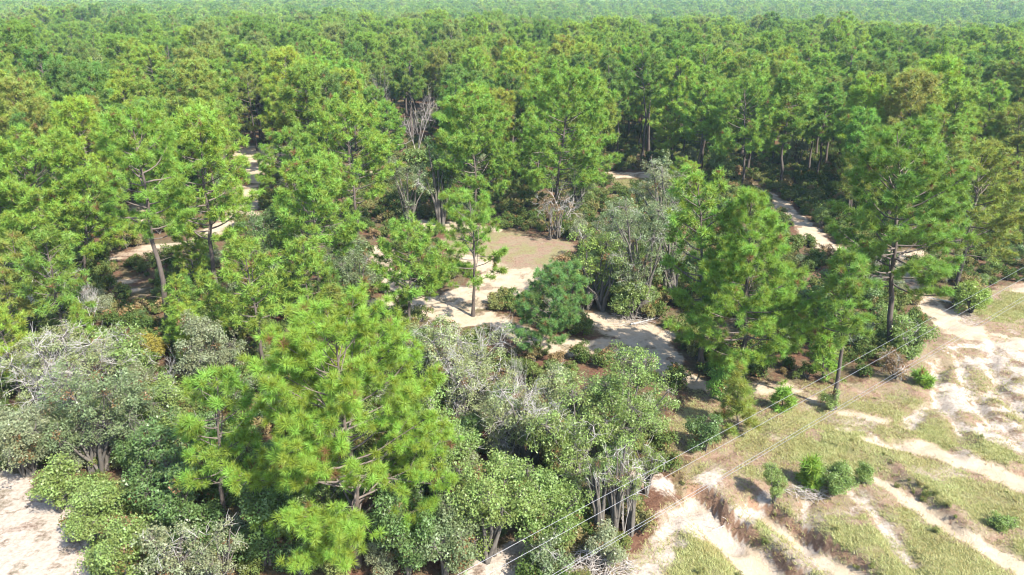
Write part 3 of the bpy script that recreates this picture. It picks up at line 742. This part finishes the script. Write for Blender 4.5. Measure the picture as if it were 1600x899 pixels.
def log(px, py, length, r, az, label, seed):
    g = np.random.default_rng(seed); x, y = gp(px, py); a = Acc(); b = Acc()
    p = bend([-length / 2 * math.cos(az), -length / 2 * math.sin(az), r], [math.cos(az), math.sin(az), .02], length, 0, 7, g, .05); p[:, 2] = r * .8 + np.linspace(0, .12, 8)
    tube(a, p, r * np.linspace(1, .35, 8), 7, tint=.6)
    for k in range(6):
        i = g.integers(2, 7); d = g.normal(size=3) * [1, 1, .4] + [0, 0, .45]; d /= np.linalg.norm(d)
        tube(b, bend(p[i], d, .4 + .6 * g.random(), .1, 3, g, .2), np.linspace(r * .3, .008, 4), 4, tint=.7)
    t = thing('fallen_log', (x, y, gz(x, y)), label, 'fallen log')
    link('trunk', a.mesh('log_trunk', M_DEAD, True), t); tag(link('branch', b.mesh('log_branch', M_DEAD), t), kind='stuff')
log(1478, 474, 3.2, .10, 2.7, 'grey fallen log beneath the leaning dark-trunked pine', 1)
log(1010, 505, 3.0, .09, .3, 'fallen grey log at the shaded bend of the sand road', 2)
#log(790, 372, 3.5, .10, .15, 'thin fallen log across the grassy clearing', 3)
#log(1190, 690, 2.0, .05, 2.4, 'fallen branch on the bare red slope below the shaggy young pine', 4)
log(1130, 795, 1.8, .05, .5, 'bleached branch lying near the head of the deepest gully', 5)

# ------------------------------------------------------------------ overhead wires
m_wire, nt, N, L = new_mat('wire'); o_ = N('ShaderNodeOutputMaterial'); p_ = N('ShaderNodeBsdfPrincipled')
p_.inputs['Base Color'].default_value = (.20, .20, .205, 1); p_.inputs['Roughness'].default_value = .45; p_.inputs['Metallic'].default_value = .6
L(p_.outputs[0], o_.inputs['Surface'])
def wire(a, b, zh, label, r=.0095):
    A = gp(*a, z=zh); B = gp(*b, z=zh); d = (B - A) / np.linalg.norm(B - A); ln = np.linalg.norm(B - A); e = 40.0
    s = np.linspace(-e, ln + e, 60); k = (s - ln / 2) / (ln / 2 + e)
    pts = np.stack([A[0] + d[0] * s, A[1] + d[1] * s, zh + .5 * (k * k - .45)], 1)
    ac = Acc(); tube(ac, pts, np.full(60, r), 6)
    tag(link('power_line', ac.mesh('power_line', m_wire, True)), label, 'overhead wire', 'overhead wires')
wire((704, 899), (1600, 415), 7.4, 'single thin overhead wire running highest across the woods edge')
wire((749, 899), (1600, 432), 7.2, 'single overhead wire, second from the woods edge')
wire((853, 899), (1598, 462), 6.6, 'upper wire of the close pair crossing the open slope')
wire((858, 901), (1600, 466), 6.5, 'lower wire of the close pair crossing the open slope')

# ------------------------------------------------------------------ the stand behind: up to about 300 pines told apart, cut from shared meshes
MID = []
for k in range(12):
    st = ('dome', 'broad', 'open', 'narrow', 'dome', 'broad', 'cone', 'dome', 'open', 'broad', 'dome', 'narrow')[k]
    h = 14.2; R = (3.2, 3.6, 3.1, 2.4, 3.0, 3.4, 2.9, 3.5, 2.9, 3.2, 3.3, 2.6)[k]; cb = (.36, .42, .44, .48, .32, .46, .26, .36, .5, .42, .34, .52)[k]
    tr, cr, _ = pine('stand_pine', 900 + k, h, R, cb, st, 'mid', 42 if st != 'narrow' else 36, (M_BARK, M_NEEDLE), (random.Random(k).uniform(-.6, .6), 0), 0, 1.25)
    MID.append((tr, cr, h, R, cb, st))
OAKM = []
for k in range(6):
    tr, cr, dd = oak('stand_oak', 950 + k, 6.0, 2.3, 'mid', (M_OBARK, M_LEAF, M_DEAD), .15, 1.3, 3, .12 if k % 2 else 0.)
    OAKM.append((tr, cr, dd))

PROTECT = [(372, 236, 428, 276), (955, 264, 1012, 294), (998, 150, 1016, 250), (1200, 300, 1290, 372), (1225, 238, 1300, 280), (680, 335, 890, 432),
           (340, 330, 385, 360), (630, 142, 672, 210), (1545, 255, 1580, 270), (520, 262, 545, 278), (470, 175, 625, 330), (680, 155, 830, 330), (810, 115, 975, 310), (1100, 140, 1225, 290)]
def hides(x, y, z, h, R, cb, soft=1.0):
    a = px_of(x, y, z + h); b = px_of(x, y, z + h * cb * .85); c = px_of(x, y, z)
    w = FPX * R * .85 / b[2]; cx = (a[0] + b[0]) / 2
    for x0, y0, x1, y1 in PROTECT:
        if y > gp(800, y1 + 8)[1]: continue
        if cx + w > x0 and cx - w < x1 and b[1] > y0 and a[1] < y1: return True
        if x0 < c[0] < x1 and c[1] > y0 and b[1] < y1: return True
    return False

rnd = random.Random(11)
MARKS = [('the pale trail-head sand', gp(402, 250)), ('the tall grey snag', gp(652, 240)), ('the small back clearing', gp(985, 280)),
         ('the shaded track', gp(1245, 345)), ('the grassy clearing', gp(800, 385)), ('the red-brown gap', gp(1265, 250)),
         ('the far glimpse of sand', gp(1560, 265)), ('the bright open-branched pine', gp(558, 350)), ('the leaning brown-trunked pine', gp(230, 420)),
         ('the tall stout pine', gp(1385, 480)), ('the large conical pine', gp(1130, 520)), ('the broad left-edge pine', gp(30, 400)),
         ('the flat-layered pine', gp(395, 225)), ('the dead-boughed broad pine', gp(870, 320)), ('the pale-boughed pine', gp(1160, 290)),
         ('the long bare trunk', gp(1005, 245)), ('the slim grey bare tree', gp(595, 230))]
LOOK = {'dome': 'round-crowned', 'broad': 'broad-topped', 'open': 'open-crowned', 'narrow': 'slender', 'cone': 'cone-shaped'}
TONES = [('yellow-green', (.170, .280, .042)), ('bright green', (.142, .262, .044)), ('mid-green', (.112, .220, .042)), ('deep green', (.088, .180, .040)), ('olive', (.155, .225, .052))]
def relation(x, y, mx, my):
    dx, dy = x - mx, y - my
    dist = math.hypot(dx, dy)
    far = ''
    if abs(dy) > abs(dx): return (far + 'behind') if dy > 0 else (far + 'in front of')
    return far + ('to the right of' if dx > 0 else 'to the left of')

grid = {}
def free(x, y, d):
    i, j = int(x // 6), int(y // 6)
    for a in range(i - 1, i + 2):
        for b in range(j - 1, j + 2):
            for (u, v) in grid.get((a, b), ()):
                if (u - x) ** 2 + (v - y) ** 2 < d * d: return False
    return True
sites = []
cand = []
for _ in range(9000):
    y = math.sqrt(rnd.random() * (205 ** 2 - 60 ** 2) + 60 ** 2); x = (rnd.random() * 2 - 1) * (.74 * y * CP + 12)
    cand.append((x, y))
cand = np.array(cand)
c_sa, c_wh, c_gr, c_ea = masks(cand[:, 0], cand[:, 1]); c_z = height(cand[:, 0], cand[:, 1])
for (x, y), s1, s2, s3, s4, z in zip(cand, c_sa, c_wh, c_gr, c_ea, c_z):
    if max(s1, s2, s3, s4) > .25: continue
    u, v, dep = px_of(x, y, z)
    if v > 352 or (v > 300 and 560 < u < 1000): continue
    if u < -60 or u > 1660: continue
    if not free(x, y, 4.9 + (y - 60) * .008): continue
    if any((hx - x) ** 2 + (hy - y) ** 2 < (2.6 + hr * .35) ** 2 for hx, hy, hr in heroes): continue
    sites.append((x, y, z)); grid.setdefault((int(x // 6), int(y // 6)), []).append((x, y))
sites.sort(key=lambda s: math.hypot(s[0], s[1]))
picked = []; later = []
for (x, y, z) in sites:
    k = rnd.randrange(12); tr, cr, h, R, cb, st = MID[k]; s = rnd.uniform(.84, 1.3) * (1.0 if y > 90 else .9)
    if hides(x, y, z, h * s, R * s, cb):
        # a smaller tree may still stand there
        s *= .55
        if hides(x, y, z, h * s, R * s, cb): continue
    if len(picked) < 222: picked.append((x, y, z, k, s))
    else: later.append((x, y, z))
named = {}
for n, (x, y, z, k, s) in enumerate(picked):
    tr, cr, h, R, cb, st = MID[k]
    tn, tc = TONES[rnd.choices(range(5), (3, 4, 3, 2, 2))[0]]
    size = 'tall' if s > 1.04 else ('small' if s < .7 else 'mid-sized')
    mk, (mx, my) = min(MARKS, key=lambda m: math.hypot(m[1][0] - x, m[1][1] - y))
    lab = f"{size} {LOOK[st]} {tn} pine {relation(x, y, mx, my)} {mk}"
    j = [rnd.uniform(.9, 1.12) for _ in range(3)]
    o = thing('pine_tree', (x, y, z), lab, 'pine tree', 'pines of the stand behind the clearing', rnd.uniform(0, 6.28), s)
    o.scale = (s * rnd.uniform(.9, 1.1), s * rnd.uniform(.9, 1.1), s)
    a, b = link('trunk', tr, o), link('crown', cr, o)
    b.color = (tc[0] * j[0], tc[1] * j[1], tc[2] * j[2], 1)
    named.setdefault(lab, []).append((math.hypot(mx - x, my - y), o))
ORD = ['nearest', 'second-nearest', 'third-nearest', 'fourth-nearest', 'fifth-nearest', 'sixth-nearest', 'seventh-nearest', 'eighth-nearest', 'ninth-nearest', 'tenth-nearest', 'eleventh-nearest', 'twelfth-nearest', 'thirteenth-nearest']
for lab, os_ in named.items():
    if len(os_) > 1:
        os_.sort(key=lambda t: t[0])
        for n, (_, o) in enumerate(os_): o['label'] = lab.replace(' pine ', f' pine, {ORD[min(n, 12)]}, ', 1)

# broadleaf trees between the pines
grid2 = {}; noak = 0; onamed = {}
OT = [('grey-green', SG), ('dark green', DK), ('olive', YL), ('pale', PG), ('leaf-green', GO)]
for (x, y), s1, s2, s3, s4, z in zip(cand[::-1], c_sa[::-1], c_wh[::-1], c_gr[::-1], c_ea[::-1], c_z[::-1]):
    if noak >= 95: break
    if max(s1, s2, s3, s4) > .2 or y > 150: continue
    u, v, dep = px_of(x, y, z)
    if v > 352 or (v > 300 and 560 < u < 1000) or u < -40 or u > 1640 or not free(x, y, 2.4): continue
    s = rnd.uniform(.55, 1.1)
    if hides(x, y, z, 6 * s, 2.3 * s, .15): continue
    if any((hx - x) ** 2 + (hy - y) ** 2 < (1.8 + hr * .3) ** 2 for hx, hy, hr in heroes): continue
    kk = (int(x // 6), int(y // 6))
    if len(grid2.get(kk, ())) > 0: continue
    grid2.setdefault(kk, []).append(1); grid.setdefault(kk, []).append((x, y))
    tr, cr, dd = OAKM[rnd.randrange(6)]
    tn, tc = OT[rnd.randrange(5)]
    mk, (mx, my) = min(MARKS, key=lambda m: math.hypot(m[1][0] - x, m[1][1] - y))
    lab = f"{'tall' if s > .9 else 'low'} {tn} {'oak with bare twigs' if dd else 'leafy oak'} {relation(x, y, mx, my)} {mk}"
    o = thing('oak_tree', (x, y, z), lab, 'oak tree', 'oaks among the pines', rnd.uniform(0, 6.28), s)
    link('trunk', tr, o); link('crown', cr, o, tc)
    if dd: tag(link('dead_branch', dd, o), kind='stuff')
    noak += 1; onamed.setdefault(lab, []).append((math.hypot(mx - x, my - y), o))
for lab, os_ in onamed.items():
    if len(os_) > 1:
        os_.sort(key=lambda t: t[0])
        for n, (_, o) in enumerate(os_): o['label'] = lab.replace(' oak ', f' oak, {ORD[min(n, 12)]}, ', 1)

YOUNG = []
for k in range(5):
    h = (5.5, 7.0, 8.5, 4.0, 9.5)[k]
    tr, cr, _ = pine('half_grown_pine', 860 + k, h, (1.5, 1.9, 2.1, 1.2, 2.4)[k], (.15, .25, .3, .08, .35)[k], ('young', 'cone', 'dome', 'young', 'dome')[k], 'near', (24, 26, 28, 18, 30)[k], (M_BARK, M_NEEDLE), (.2, 0), 0, .9)
    YOUNG.append((tr, cr, h))

# low broadleaf growth filling the near wood
NOAK = []
for k in range(5):
    tr, cr, dd = oak('thicket_oak', 970 + k, 3.4, 1.6, 'near', (M_OBARK, M_LEAF, M_DEAD), .06, .8, 4, (.0, .1, .25, .0, .15)[k])
    NOAK.append((tr, cr, dd))
GLIMPSE = [(925, 508, 1065, 585), (750, 425, 835, 500), (640, 468, 722, 497), (578, 372, 612, 402), (362, 333, 388, 357), (222, 374, 262, 402), (1060, 590, 1110, 640)]
def blocks(x, y, h, r):
    a, c = px_of(x, y, h), px_of(x, y, 0); w = FPX * r / c[2]
    return any(c[1] > y0 and a[1] < y1 and c[0] + w > x0 and c[0] - w < x1 for x0, y0, x1, y1 in GLIMPSE)
MARKS2 = MARKS + [('the big round-crowned pine', gp(556, 860)), ('the slim half-shaded pine', gp(352, 840)), ('the white spreading dead tree', gp(62, 500)), ('the dark leafy oak', gp(425, 470)),
    ('the central sand', gp(690, 480)), ('the sand road', gp(960, 545)), ('the olive twiggy oak', gp(720, 650)), ('the red-slope oak', gp(980, 720)), ('the wires', gp(800, 880)),
    ('the pole-trunked pine', gp(1303, 630)), ('the white-sand oak', gp(150, 720)), ('the airy upturned pine', gp(739, 490)), ('the blue-green evergreen', gp(840, 550))]
rnd = random.Random(23); grid3 = {}; onamed = {}; nfill = 0
for _ in range(6000):
    if nfill >= 135: break
    u = rnd.uniform(-20, 1620); v = rnd.uniform(340, 900); x, y = gp(u, v)
    if u > 1070 and v > 560 or (u > 1400 and v > 470): continue
    s = rnd.uniform(.35, .95)
    q = [np.array([x]), np.array([y])]; mm = masks(*q)
    if max(m[0] for m in mm) > .12: continue
    c = px_of(x, y, 3.2 * s)      # keep the sand and clearings behind in sight
    hid = [gp(c[0] + dx, c[1] + dy) for dx in (-18, 0, 18) for dy in (0, 18)]
    hx, hy = np.array([p[0] for p in hid]), np.array([p[1] for p in hid]); mm = masks(hx, hy)
    if np.maximum(mm[0], mm[1]).max() > .35 and rnd.random() < .7: continue
    if blocks(x, y, 3.2 * s, 1.5 * s): continue
    kk = (int(x // 2.6), int(y // 2.6))
    if any((kk[0] + a, kk[1] + b) in grid3 and math.hypot(grid3[(kk[0] + a, kk[1] + b)][0] - x, grid3[(kk[0] + a, kk[1] + b)][1] - y) < 2.3 for a in (-1, 0, 1) for b in (-1, 0, 1)): continue
    if any((hx_ - x) ** 2 + (hy_ - y) ** 2 < 1.1 for hx_, hy_, hr in heroes): continue
    grid3[kk] = (x, y); nfill += 1
    tr, cr, dd = NOAK[rnd.randrange(5)]
    tn, tc = OT[rnd.choices(range(5), (3, 3, 2, 2, 3))[0]]
    mk, (mx, my) = min(MARKS2, key=lambda m: math.hypot(m[1][0] - x, m[1][1] - y))
    lab = f"{'bushy' if s > .65 else 'scrubby'} {tn} {'oak with bare twigs' if dd else 'leafy oak'} {relation(x, y, mx, my)} {mk}"
    o = thing('oak_tree', (x, y, gz(x, y)), lab, 'oak tree', 'low oaks of the near thicket', rnd.uniform(0, 6.28), s)
    link('trunk', tr, o); link('crown', cr, o, tc)
    if dd: tag(link('dead_branch', dd, o), kind='stuff')
    onamed.setdefault(lab, []).append((math.hypot(mx - x, my - y), o))
for lab, os_ in onamed.items():
    if len(os_) > 1:
        os_.sort(key=lambda t: t[0])
        for n, (_, o) in enumerate(os_): o['label'] = lab.replace(' oak ', f' oak, {ORD[min(n, 12)]}, ', 1)

rnd = random.Random(31); onamed = {}; nfill = 0
for _ in range(4000):
    if nfill >= 46: break
    u = rnd.uniform(-20, 1060) if rnd.random() < .8 else rnd.uniform(1060, 1620); v = rnd.uniform(320, 640); x, y = gp(u, v)
    if u > 1060 and v > 430 or (u > 560 and u < 900 and v < 470): continue
    k = rnd.randrange(5); tr, cr, h = YOUNG[k]; s = rnd.uniform(.75, 1.1)
    mm = masks(np.array([x]), np.array([y]))
    if max(m[0] for m in mm) > .12: continue
    t = px_of(x, y, h * s)
    if any(x0 - 30 < t[0] < x1 + 30 and t[1] < y1 and v > y0 for x0, y0, x1, y1 in PROTECT[:8]): continue
    hid = [gp(t[0] + dx, t[1] + dy) for dx in (-20, 0, 20) for dy in (0, 40)]
    mm = masks(np.array([p[0] for p in hid]), np.array([p[1] for p in hid]))
    if np.maximum(mm[0], mm[1]).max() > .35 and rnd.random() < .6: continue
    if blocks(x, y, h * s, 1.4 * s): continue
    if any((hx_ - x) ** 2 + (hy_ - y) ** 2 < 2.2 ** 2 for hx_, hy_, hr in heroes): continue
    heroes.append((x, y, 1.0)); nfill += 1
    mk, (mx, my) = min(MARKS2, key=lambda m: math.hypot(m[1][0] - x, m[1][1] - y))
    tn, tc = TONES[rnd.choices(range(5), (3, 4, 3, 1, 2))[0]]
    lab = f"{('knee-high bushy', 'young', 'half-grown', 'small bushy', 'slim half-grown')[k] if k else 'young bushy'} {tn} pine {relation(x, y, mx, my)} {mk}"
    o = thing('pine_tree', (x, y, gz(x, y)), lab, 'pine tree', 'half-grown pines of the near wood', rnd.uniform(0, 6.28), s)
    link('trunk', tr, o); link('crown', cr, o, tc)
    onamed.setdefault(lab, []).append((math.hypot(mx - x, my - y), o))
for lab, os_ in onamed.items():
    if len(os_) > 1:
        os_.sort(key=lambda t: t[0])
        for n, (_, o) in enumerate(os_): o['label'] = lab.replace(' pine ', f' pine, {ORD[min(n, 12)]} one, ', 1)

# ------------------------------------------------------------------ scattered masses (geometry nodes): far wood, undergrowth
def scatter(name, pts, rot, scl, idx, tone, meshes, kind_group):
    src = bpy.data.collections.new(kind_group)
    for k, parts in enumerate(meshes):
        o = bpy.data.objects.new('%s_source_%03d' % (kind_group, k), parts); src.objects.link(o)
    me = bpy.data.meshes.new(name); me.vertices.add(len(pts)); me.vertices.foreach_set('co', np.asarray(pts, np.float32).ravel())
    for nm, ty, arr in (('spin', 'FLOAT', rot), ('size', 'FLOAT', scl), ('pick', 'INT', idx), ('tone', 'FLOAT', tone)):
        a = me.attributes.new(nm, ty, 'POINT'); a.data.foreach_set('value', np.asarray(arr, np.int32 if ty == 'INT' else np.float32))
    me.update()
    o = link(name, me); tag(o, kind='stuff')
    ng = bpy.data.node_groups.new(name, 'GeometryNodeTree')
    ng.interface.new_socket('Geometry', in_out='INPUT', socket_type='NodeSocketGeometry'); ng.interface.new_socket('Geometry', in_out='OUTPUT', socket_type='NodeSocketGeometry')
    N, L = ng.nodes.new, ng.links.new
    gi, go = N('NodeGroupInput'), N('NodeGroupOutput'); mp = N('GeometryNodeMeshToPoints'); ip = N('GeometryNodeInstanceOnPoints'); ci = N('GeometryNodeCollectionInfo')
    ci.inputs['Collection'].default_value = src; ci.inputs['Separate Children'].default_value = True; ci.inputs['Reset Children'].default_value = True
    def attr(nm, ty):
        a = N('GeometryNodeInputNamedAttribute'); a.data_type = ty; a.inputs['Name'].default_value = nm
        return next(s for s in a.outputs if s.enabled and s.name == 'Attribute')
    cx = N('ShaderNodeCombineXYZ'); L(attr('spin', 'FLOAT'), cx.inputs['Z'])
    L(gi.outputs[0], mp.inputs['Mesh']); L(mp.outputs[0], ip.inputs['Points']); L(ci.outputs[0], ip.inputs['Instance'])
    ip.inputs['Pick Instance'].default_value = True
    L(attr('pick', 'INT'), ip.inputs['Instance Index']); L(cx.outputs[0], ip.inputs['Rotation']); L(attr('size', 'FLOAT'), ip.inputs['Scale'])
    L(ip.outputs[0], go.inputs[0])
    md = o.modifiers.new('scatter', 'NODES'); md.node_group = ng
    return o

def joined(parts, name, swap={}):
    """one mesh from several (mesh, offset, scale) keeping their materials"""
    V, T, C, Mi, mats, n = [], [], [], [], [], 0
    for me, off, s in parts:
        if not len(me.vertices): continue
        v = np.empty(len(me.vertices) * 3, np.float32); me.vertices.foreach_get('co', v); v = v.reshape(-1, 3) * s + np.array(off, np.float32)
        c = np.empty(len(me.vertices), np.float32); me.attributes['tint'].data.foreach_get('value', c)
        me.calc_loop_triangles(); t = np.empty(len(me.loop_triangles) * 3, np.int32); me.loop_triangles.foreach_get('vertices', t)
        mt = swap.get(me.materials[0], me.materials[0])
        if mt not in mats: mats.append(mt)
        V.append(v); C.append(c); T.append(t.reshape(-1, 3) + n); Mi.append(np.full(len(t) // 3, mats.index(mt), np.int32)); n += len(v)
    a = Acc(); a.add(np.concatenate(V), tris=np.concatenate(T), tint=np.concatenate(C)); me = a.mesh(name, mats[0])
    for m in mats[1:]: me.materials.append(m)
    me.polygons.foreach_set('material_index', np.concatenate(Mi)); me.update()
    return me

rng = np.random.default_rng(77)
FARM = []
for k in range(8):
    st = ('dome', 'broad', 'open', 'dome', 'narrow', 'broad', 'dome', 'open')[k]
    tr, cr, _ = pine('wood_pine', 700 + k, 13.0, (3.4, 3.7, 3.1, 3.2, 2.7, 3.4, 3.6, 3.0)[k], (.28, .34, .36, .3, .38, .34, .3, .4)[k], st, 'far', 30, (M_BARK, M_FARN), (0, 0), 0, 1.5)
    FARM.append(joined([(tr, (0, 0, 0), 1), (cr, (0, 0, 0), 1)], 'wood_pine'))
for k in range(3):
    tr, cr, _ = oak('wood_oak', 760 + k, 8.0, 3.0, 'far', (M_OBARK, M_FARN, M_DEAD), .2, 1.6, 3)
    FARM.append(joined([(tr, (0, 0, 0), 1), (cr, (0, 0, 0), 1)], 'wood_oak'))
for k in range(0):
    FARM.append(joined([(FARM[rng.integers(0, 8)], (rng.uniform(-10, 10), rng.uniform(-10, 10), rng.uniform(-1, .5)), rng.uniform(.85, 1.1)) for _ in range(9)], 'grove') if False else FARM[k])
for k in range(0, 12, 2):
    FARM.append(joined([(MID[k][0], (0, 0, 0), 1), (MID[k][1], (0, 0, 0), 1)], 'wood_pine', {M_NEEDLE: M_FARN}))
pts = []
def ring(d0, d1, sp):
    ny_ = int((d1 - d0) / sp); out = []
    for a in range(ny_):
        y = d0 + (a + .5) * sp; w = .78 * y * CP + 20 + .2 * 26
        n = int(2 * w / sp); x = -w + (np.arange(n) + .5) * 2 * w / n
        out.append(np.stack([x + rng.uniform(-.42, .42, n) * sp, np.full(n, y) + rng.uniform(-.42, .42, n) * sp], 1))
    return np.concatenate(out)
last = max(math.hypot(p[0], p[1]) for p in picked)
P = np.concatenate([ring(100, 520, 5.7), ring(520, 1100, 7.2), ring(1100, 2200, 10.0), ring(2200, 2600, 13.0)])
rr = np.hypot(P[:, 0], P[:, 1]); P = P[rr > last + 1.5]
P = np.concatenate([P, np.array([(p[0], p[1]) for p in later if math.hypot(p[0], p[1]) <= last + 1.5]).reshape(-1, 2)])
zz = height(P[:, 0], P[:, 1]); rr = np.hypot(P[:, 0], P[:, 1])
mk = masks(P[:, 0], P[:, 1])[0] < .3; P, zz, rr = P[mk], zz[mk], rr[mk]
n = len(P)
patch = fbm(P[:, 0] / 45, P[:, 1] / 45, 91, 3)
hard = rng.random(n) < sstep(.55, .72, patch) * .55 + .05 + .35 * sstep(20, 130, -P[:, 0]) * sstep(180, 260, rr) * (1 - sstep(420, 700, rr)) * sstep(.4, .55, patch)
idx = np.where(hard, 8 + rng.integers(0, 3, n), np.where(rr < 420, 11 + rng.integers(0, 6, n), rng.integers(0, 8, n)))
tone = np.clip(rng.normal(.36, .30, n) + (patch - .5) * .6, 0, .82); tone = np.where(hard, rng.uniform(.75, 1.0, n), tone)
size = rng.triangular(.7, 1.0, 1.6, n) * np.where(rr > 1100, 1.15, 1.0) 
zz = zz - np.where(rr > 1100, 2.5, 0)
print('FAR', n, 'PICKED', len(picked), 'OAKS', noak, 'last', last)
scatter('forest', np.stack([P[:, 0], P[:, 1], zz], 1), rng.uniform(0, 6.28, n), size, idx, tone, FARM, 'forest_kind')

# undergrowth of the wood floor
UND = []
for k in range(4):
    tr, cr, _ = oak('undergrowth_bush', 800 + k, 1.5, .95, 'mid', (M_OBARK, M_UNDER, M_DEAD), .0, .55, 3)
    UND.append(joined([(tr, (0, 0, 0), 1), (cr, (0, 0, 0), 1)], 'undergrowth_bush'))
n = 20000
y = np.sqrt(rng.random(n) * (180 ** 2 - 27 ** 2) + 27 ** 2); x = (rng.random(n) * 2 - 1) * (.74 * y + 10)
s1, s2, s3, s4 = masks(x, y); cl = fbm(x / 6, y / 6, 95, 3)
keep = (np.maximum.reduce([s1, s2, s3 * 1.0, s4]) < .15) & (rng.random(n) < np.where(y < 135, sstep(.20, .40, cl), sstep(.36, .58, cl)))
x, y = x[keep], y[keep]; n = len(x)
scatter('undergrowth', np.stack([x, y, height(x, y)], 1), rng.uniform(0, 6.28, n), rng.uniform(.35, 1.25, n), rng.integers(0, 4, n), rng.random(n) ** 1.6, UND, 'undergrowth_kind')

# dry weeds along the banks of the open slope
n = 5000; x = rng.uniform(2, 46, n); y = rng.uniform(25, 66, n); s1, s2, s3, s4 = masks(x, y)
w = (1 - sstep(.3, 1.3, np.abs(dline(BANK, x, y)[0]))) * .9
for Lt, dep in TRACKS:
    d, sd, r = dline(Lt, x, y); w = np.maximum(w, np.where(d > .1, np.exp(-((d - .5) / .45) ** 2), 0) * (.7 if dep > .5 else .35))
w = np.maximum(w * .45, .004 * s4) * (1 - s1) * (1 - s2)
k = (rng.random(n) < w); x, y = x[k], y[k]; n = len(x)
scatter('weeds', np.stack([x, y, height(x, y) - .03], 1), rng.uniform(0, 6.28, n), rng.uniform(.10, .30, n), rng.integers(0, 4, n), rng.choice([.6, .75, .82, .9], n), UND, 'weed_kind')

# grass on the open slope
def grass_field():
    n = 170000; X = rng.uniform(0, 48, n); Y = rng.uniform(25, 66, n)
    u, v, dep = px_of(X, Y, 0); ok = (u < 1680) & (v < 960); X, Y = X[ok], Y[ok]
    s1, s2, s3, s4 = masks(X, Y)
    ok = (rng.random(len(X)) < np.clip(s3 * 1.15 + s4 * .22 * (1 - s1) * (1 - s2), 0, 1)); X, Y, s3 = X[ok], Y[ok], s3[ok]
    Zg = height(X, Y); n = len(X); a = Acc(); K = 5
    th = rng.uniform(0, 6.28, (n, K)); hh = rng.uniform(.06, .20, (n, K)) * (.6 + .6 * fbm(X / 2, Y / 2, 97, 3))[:, None]; ln = rng.uniform(.05, .22, (n, K))
    b = np.stack([X[:, None] + rng.normal(0, .05, (n, K)), Y[:, None] + rng.normal(0, .05, (n, K)), np.repeat(Zg[:, None] - .02, K, 1)], -1)
    side = np.stack([np.sin(th), -np.cos(th), 0 * th], -1) * .014
    tip = b + np.stack([np.cos(th) * ln, np.sin(th) * ln, hh], -1)
    V = np.stack([b - side, b + side, tip], 2).reshape(-1, 3)
    tn = np.repeat((.2 + .6 * fbm(X / 1.5, Y / 1.5, 98, 3) + rng.normal(0, .12, n)), K * 3)
    a.add(V, tris=np.arange(len(V)).reshape(-1, 3), tint=tn)
    tag(link('grass', a.mesh('grass', M_GRASS), None, (.20, .22, .085)), kind='stuff')
grass_field()

# ------------------------------------------------------------------ the air
hz, nt, N, L = new_mat('haze'); ho = N('ShaderNodeOutputMaterial'); pv = N('ShaderNodeVolumePrincipled')
pv.inputs['Color'].default_value = (.60, .84, 1.0, 1); pv.inputs['Density'].default_value = .00015; pv.inputs['Anisotropy'].default_value = .2
L(pv.outputs[0], ho.inputs['Volume'])
x0, x1, y0, y1, z0, z1 = -7600, 7600, -400, 12800, -40, 34
v = [(x0, y0, z0), (x1, y0, z0), (x1, y1, z0), (x0, y1, z0), (x0, y0, z1), (x1, y0, z1), (x1, y1, z1), (x0, y1, z1)]
me = bpy.data.meshes.new('haze'); me.from_pydata(v, [], [(3, 2, 1, 0), (4, 5, 6, 7), (0, 1, 5, 4), (1, 2, 6, 5), (2, 3, 7, 6), (3, 0, 4, 7)]); me.materials.append(hz)
tag(link('haze', me), kind='stuff')
print('TRIS', sum(sum(len(p.vertices) - 2 for p in m.polygons) if len(m.polygons) < 1 else int(len(m.loops) - 2 * len(m.polygons)) for m in bpy.data.meshes))
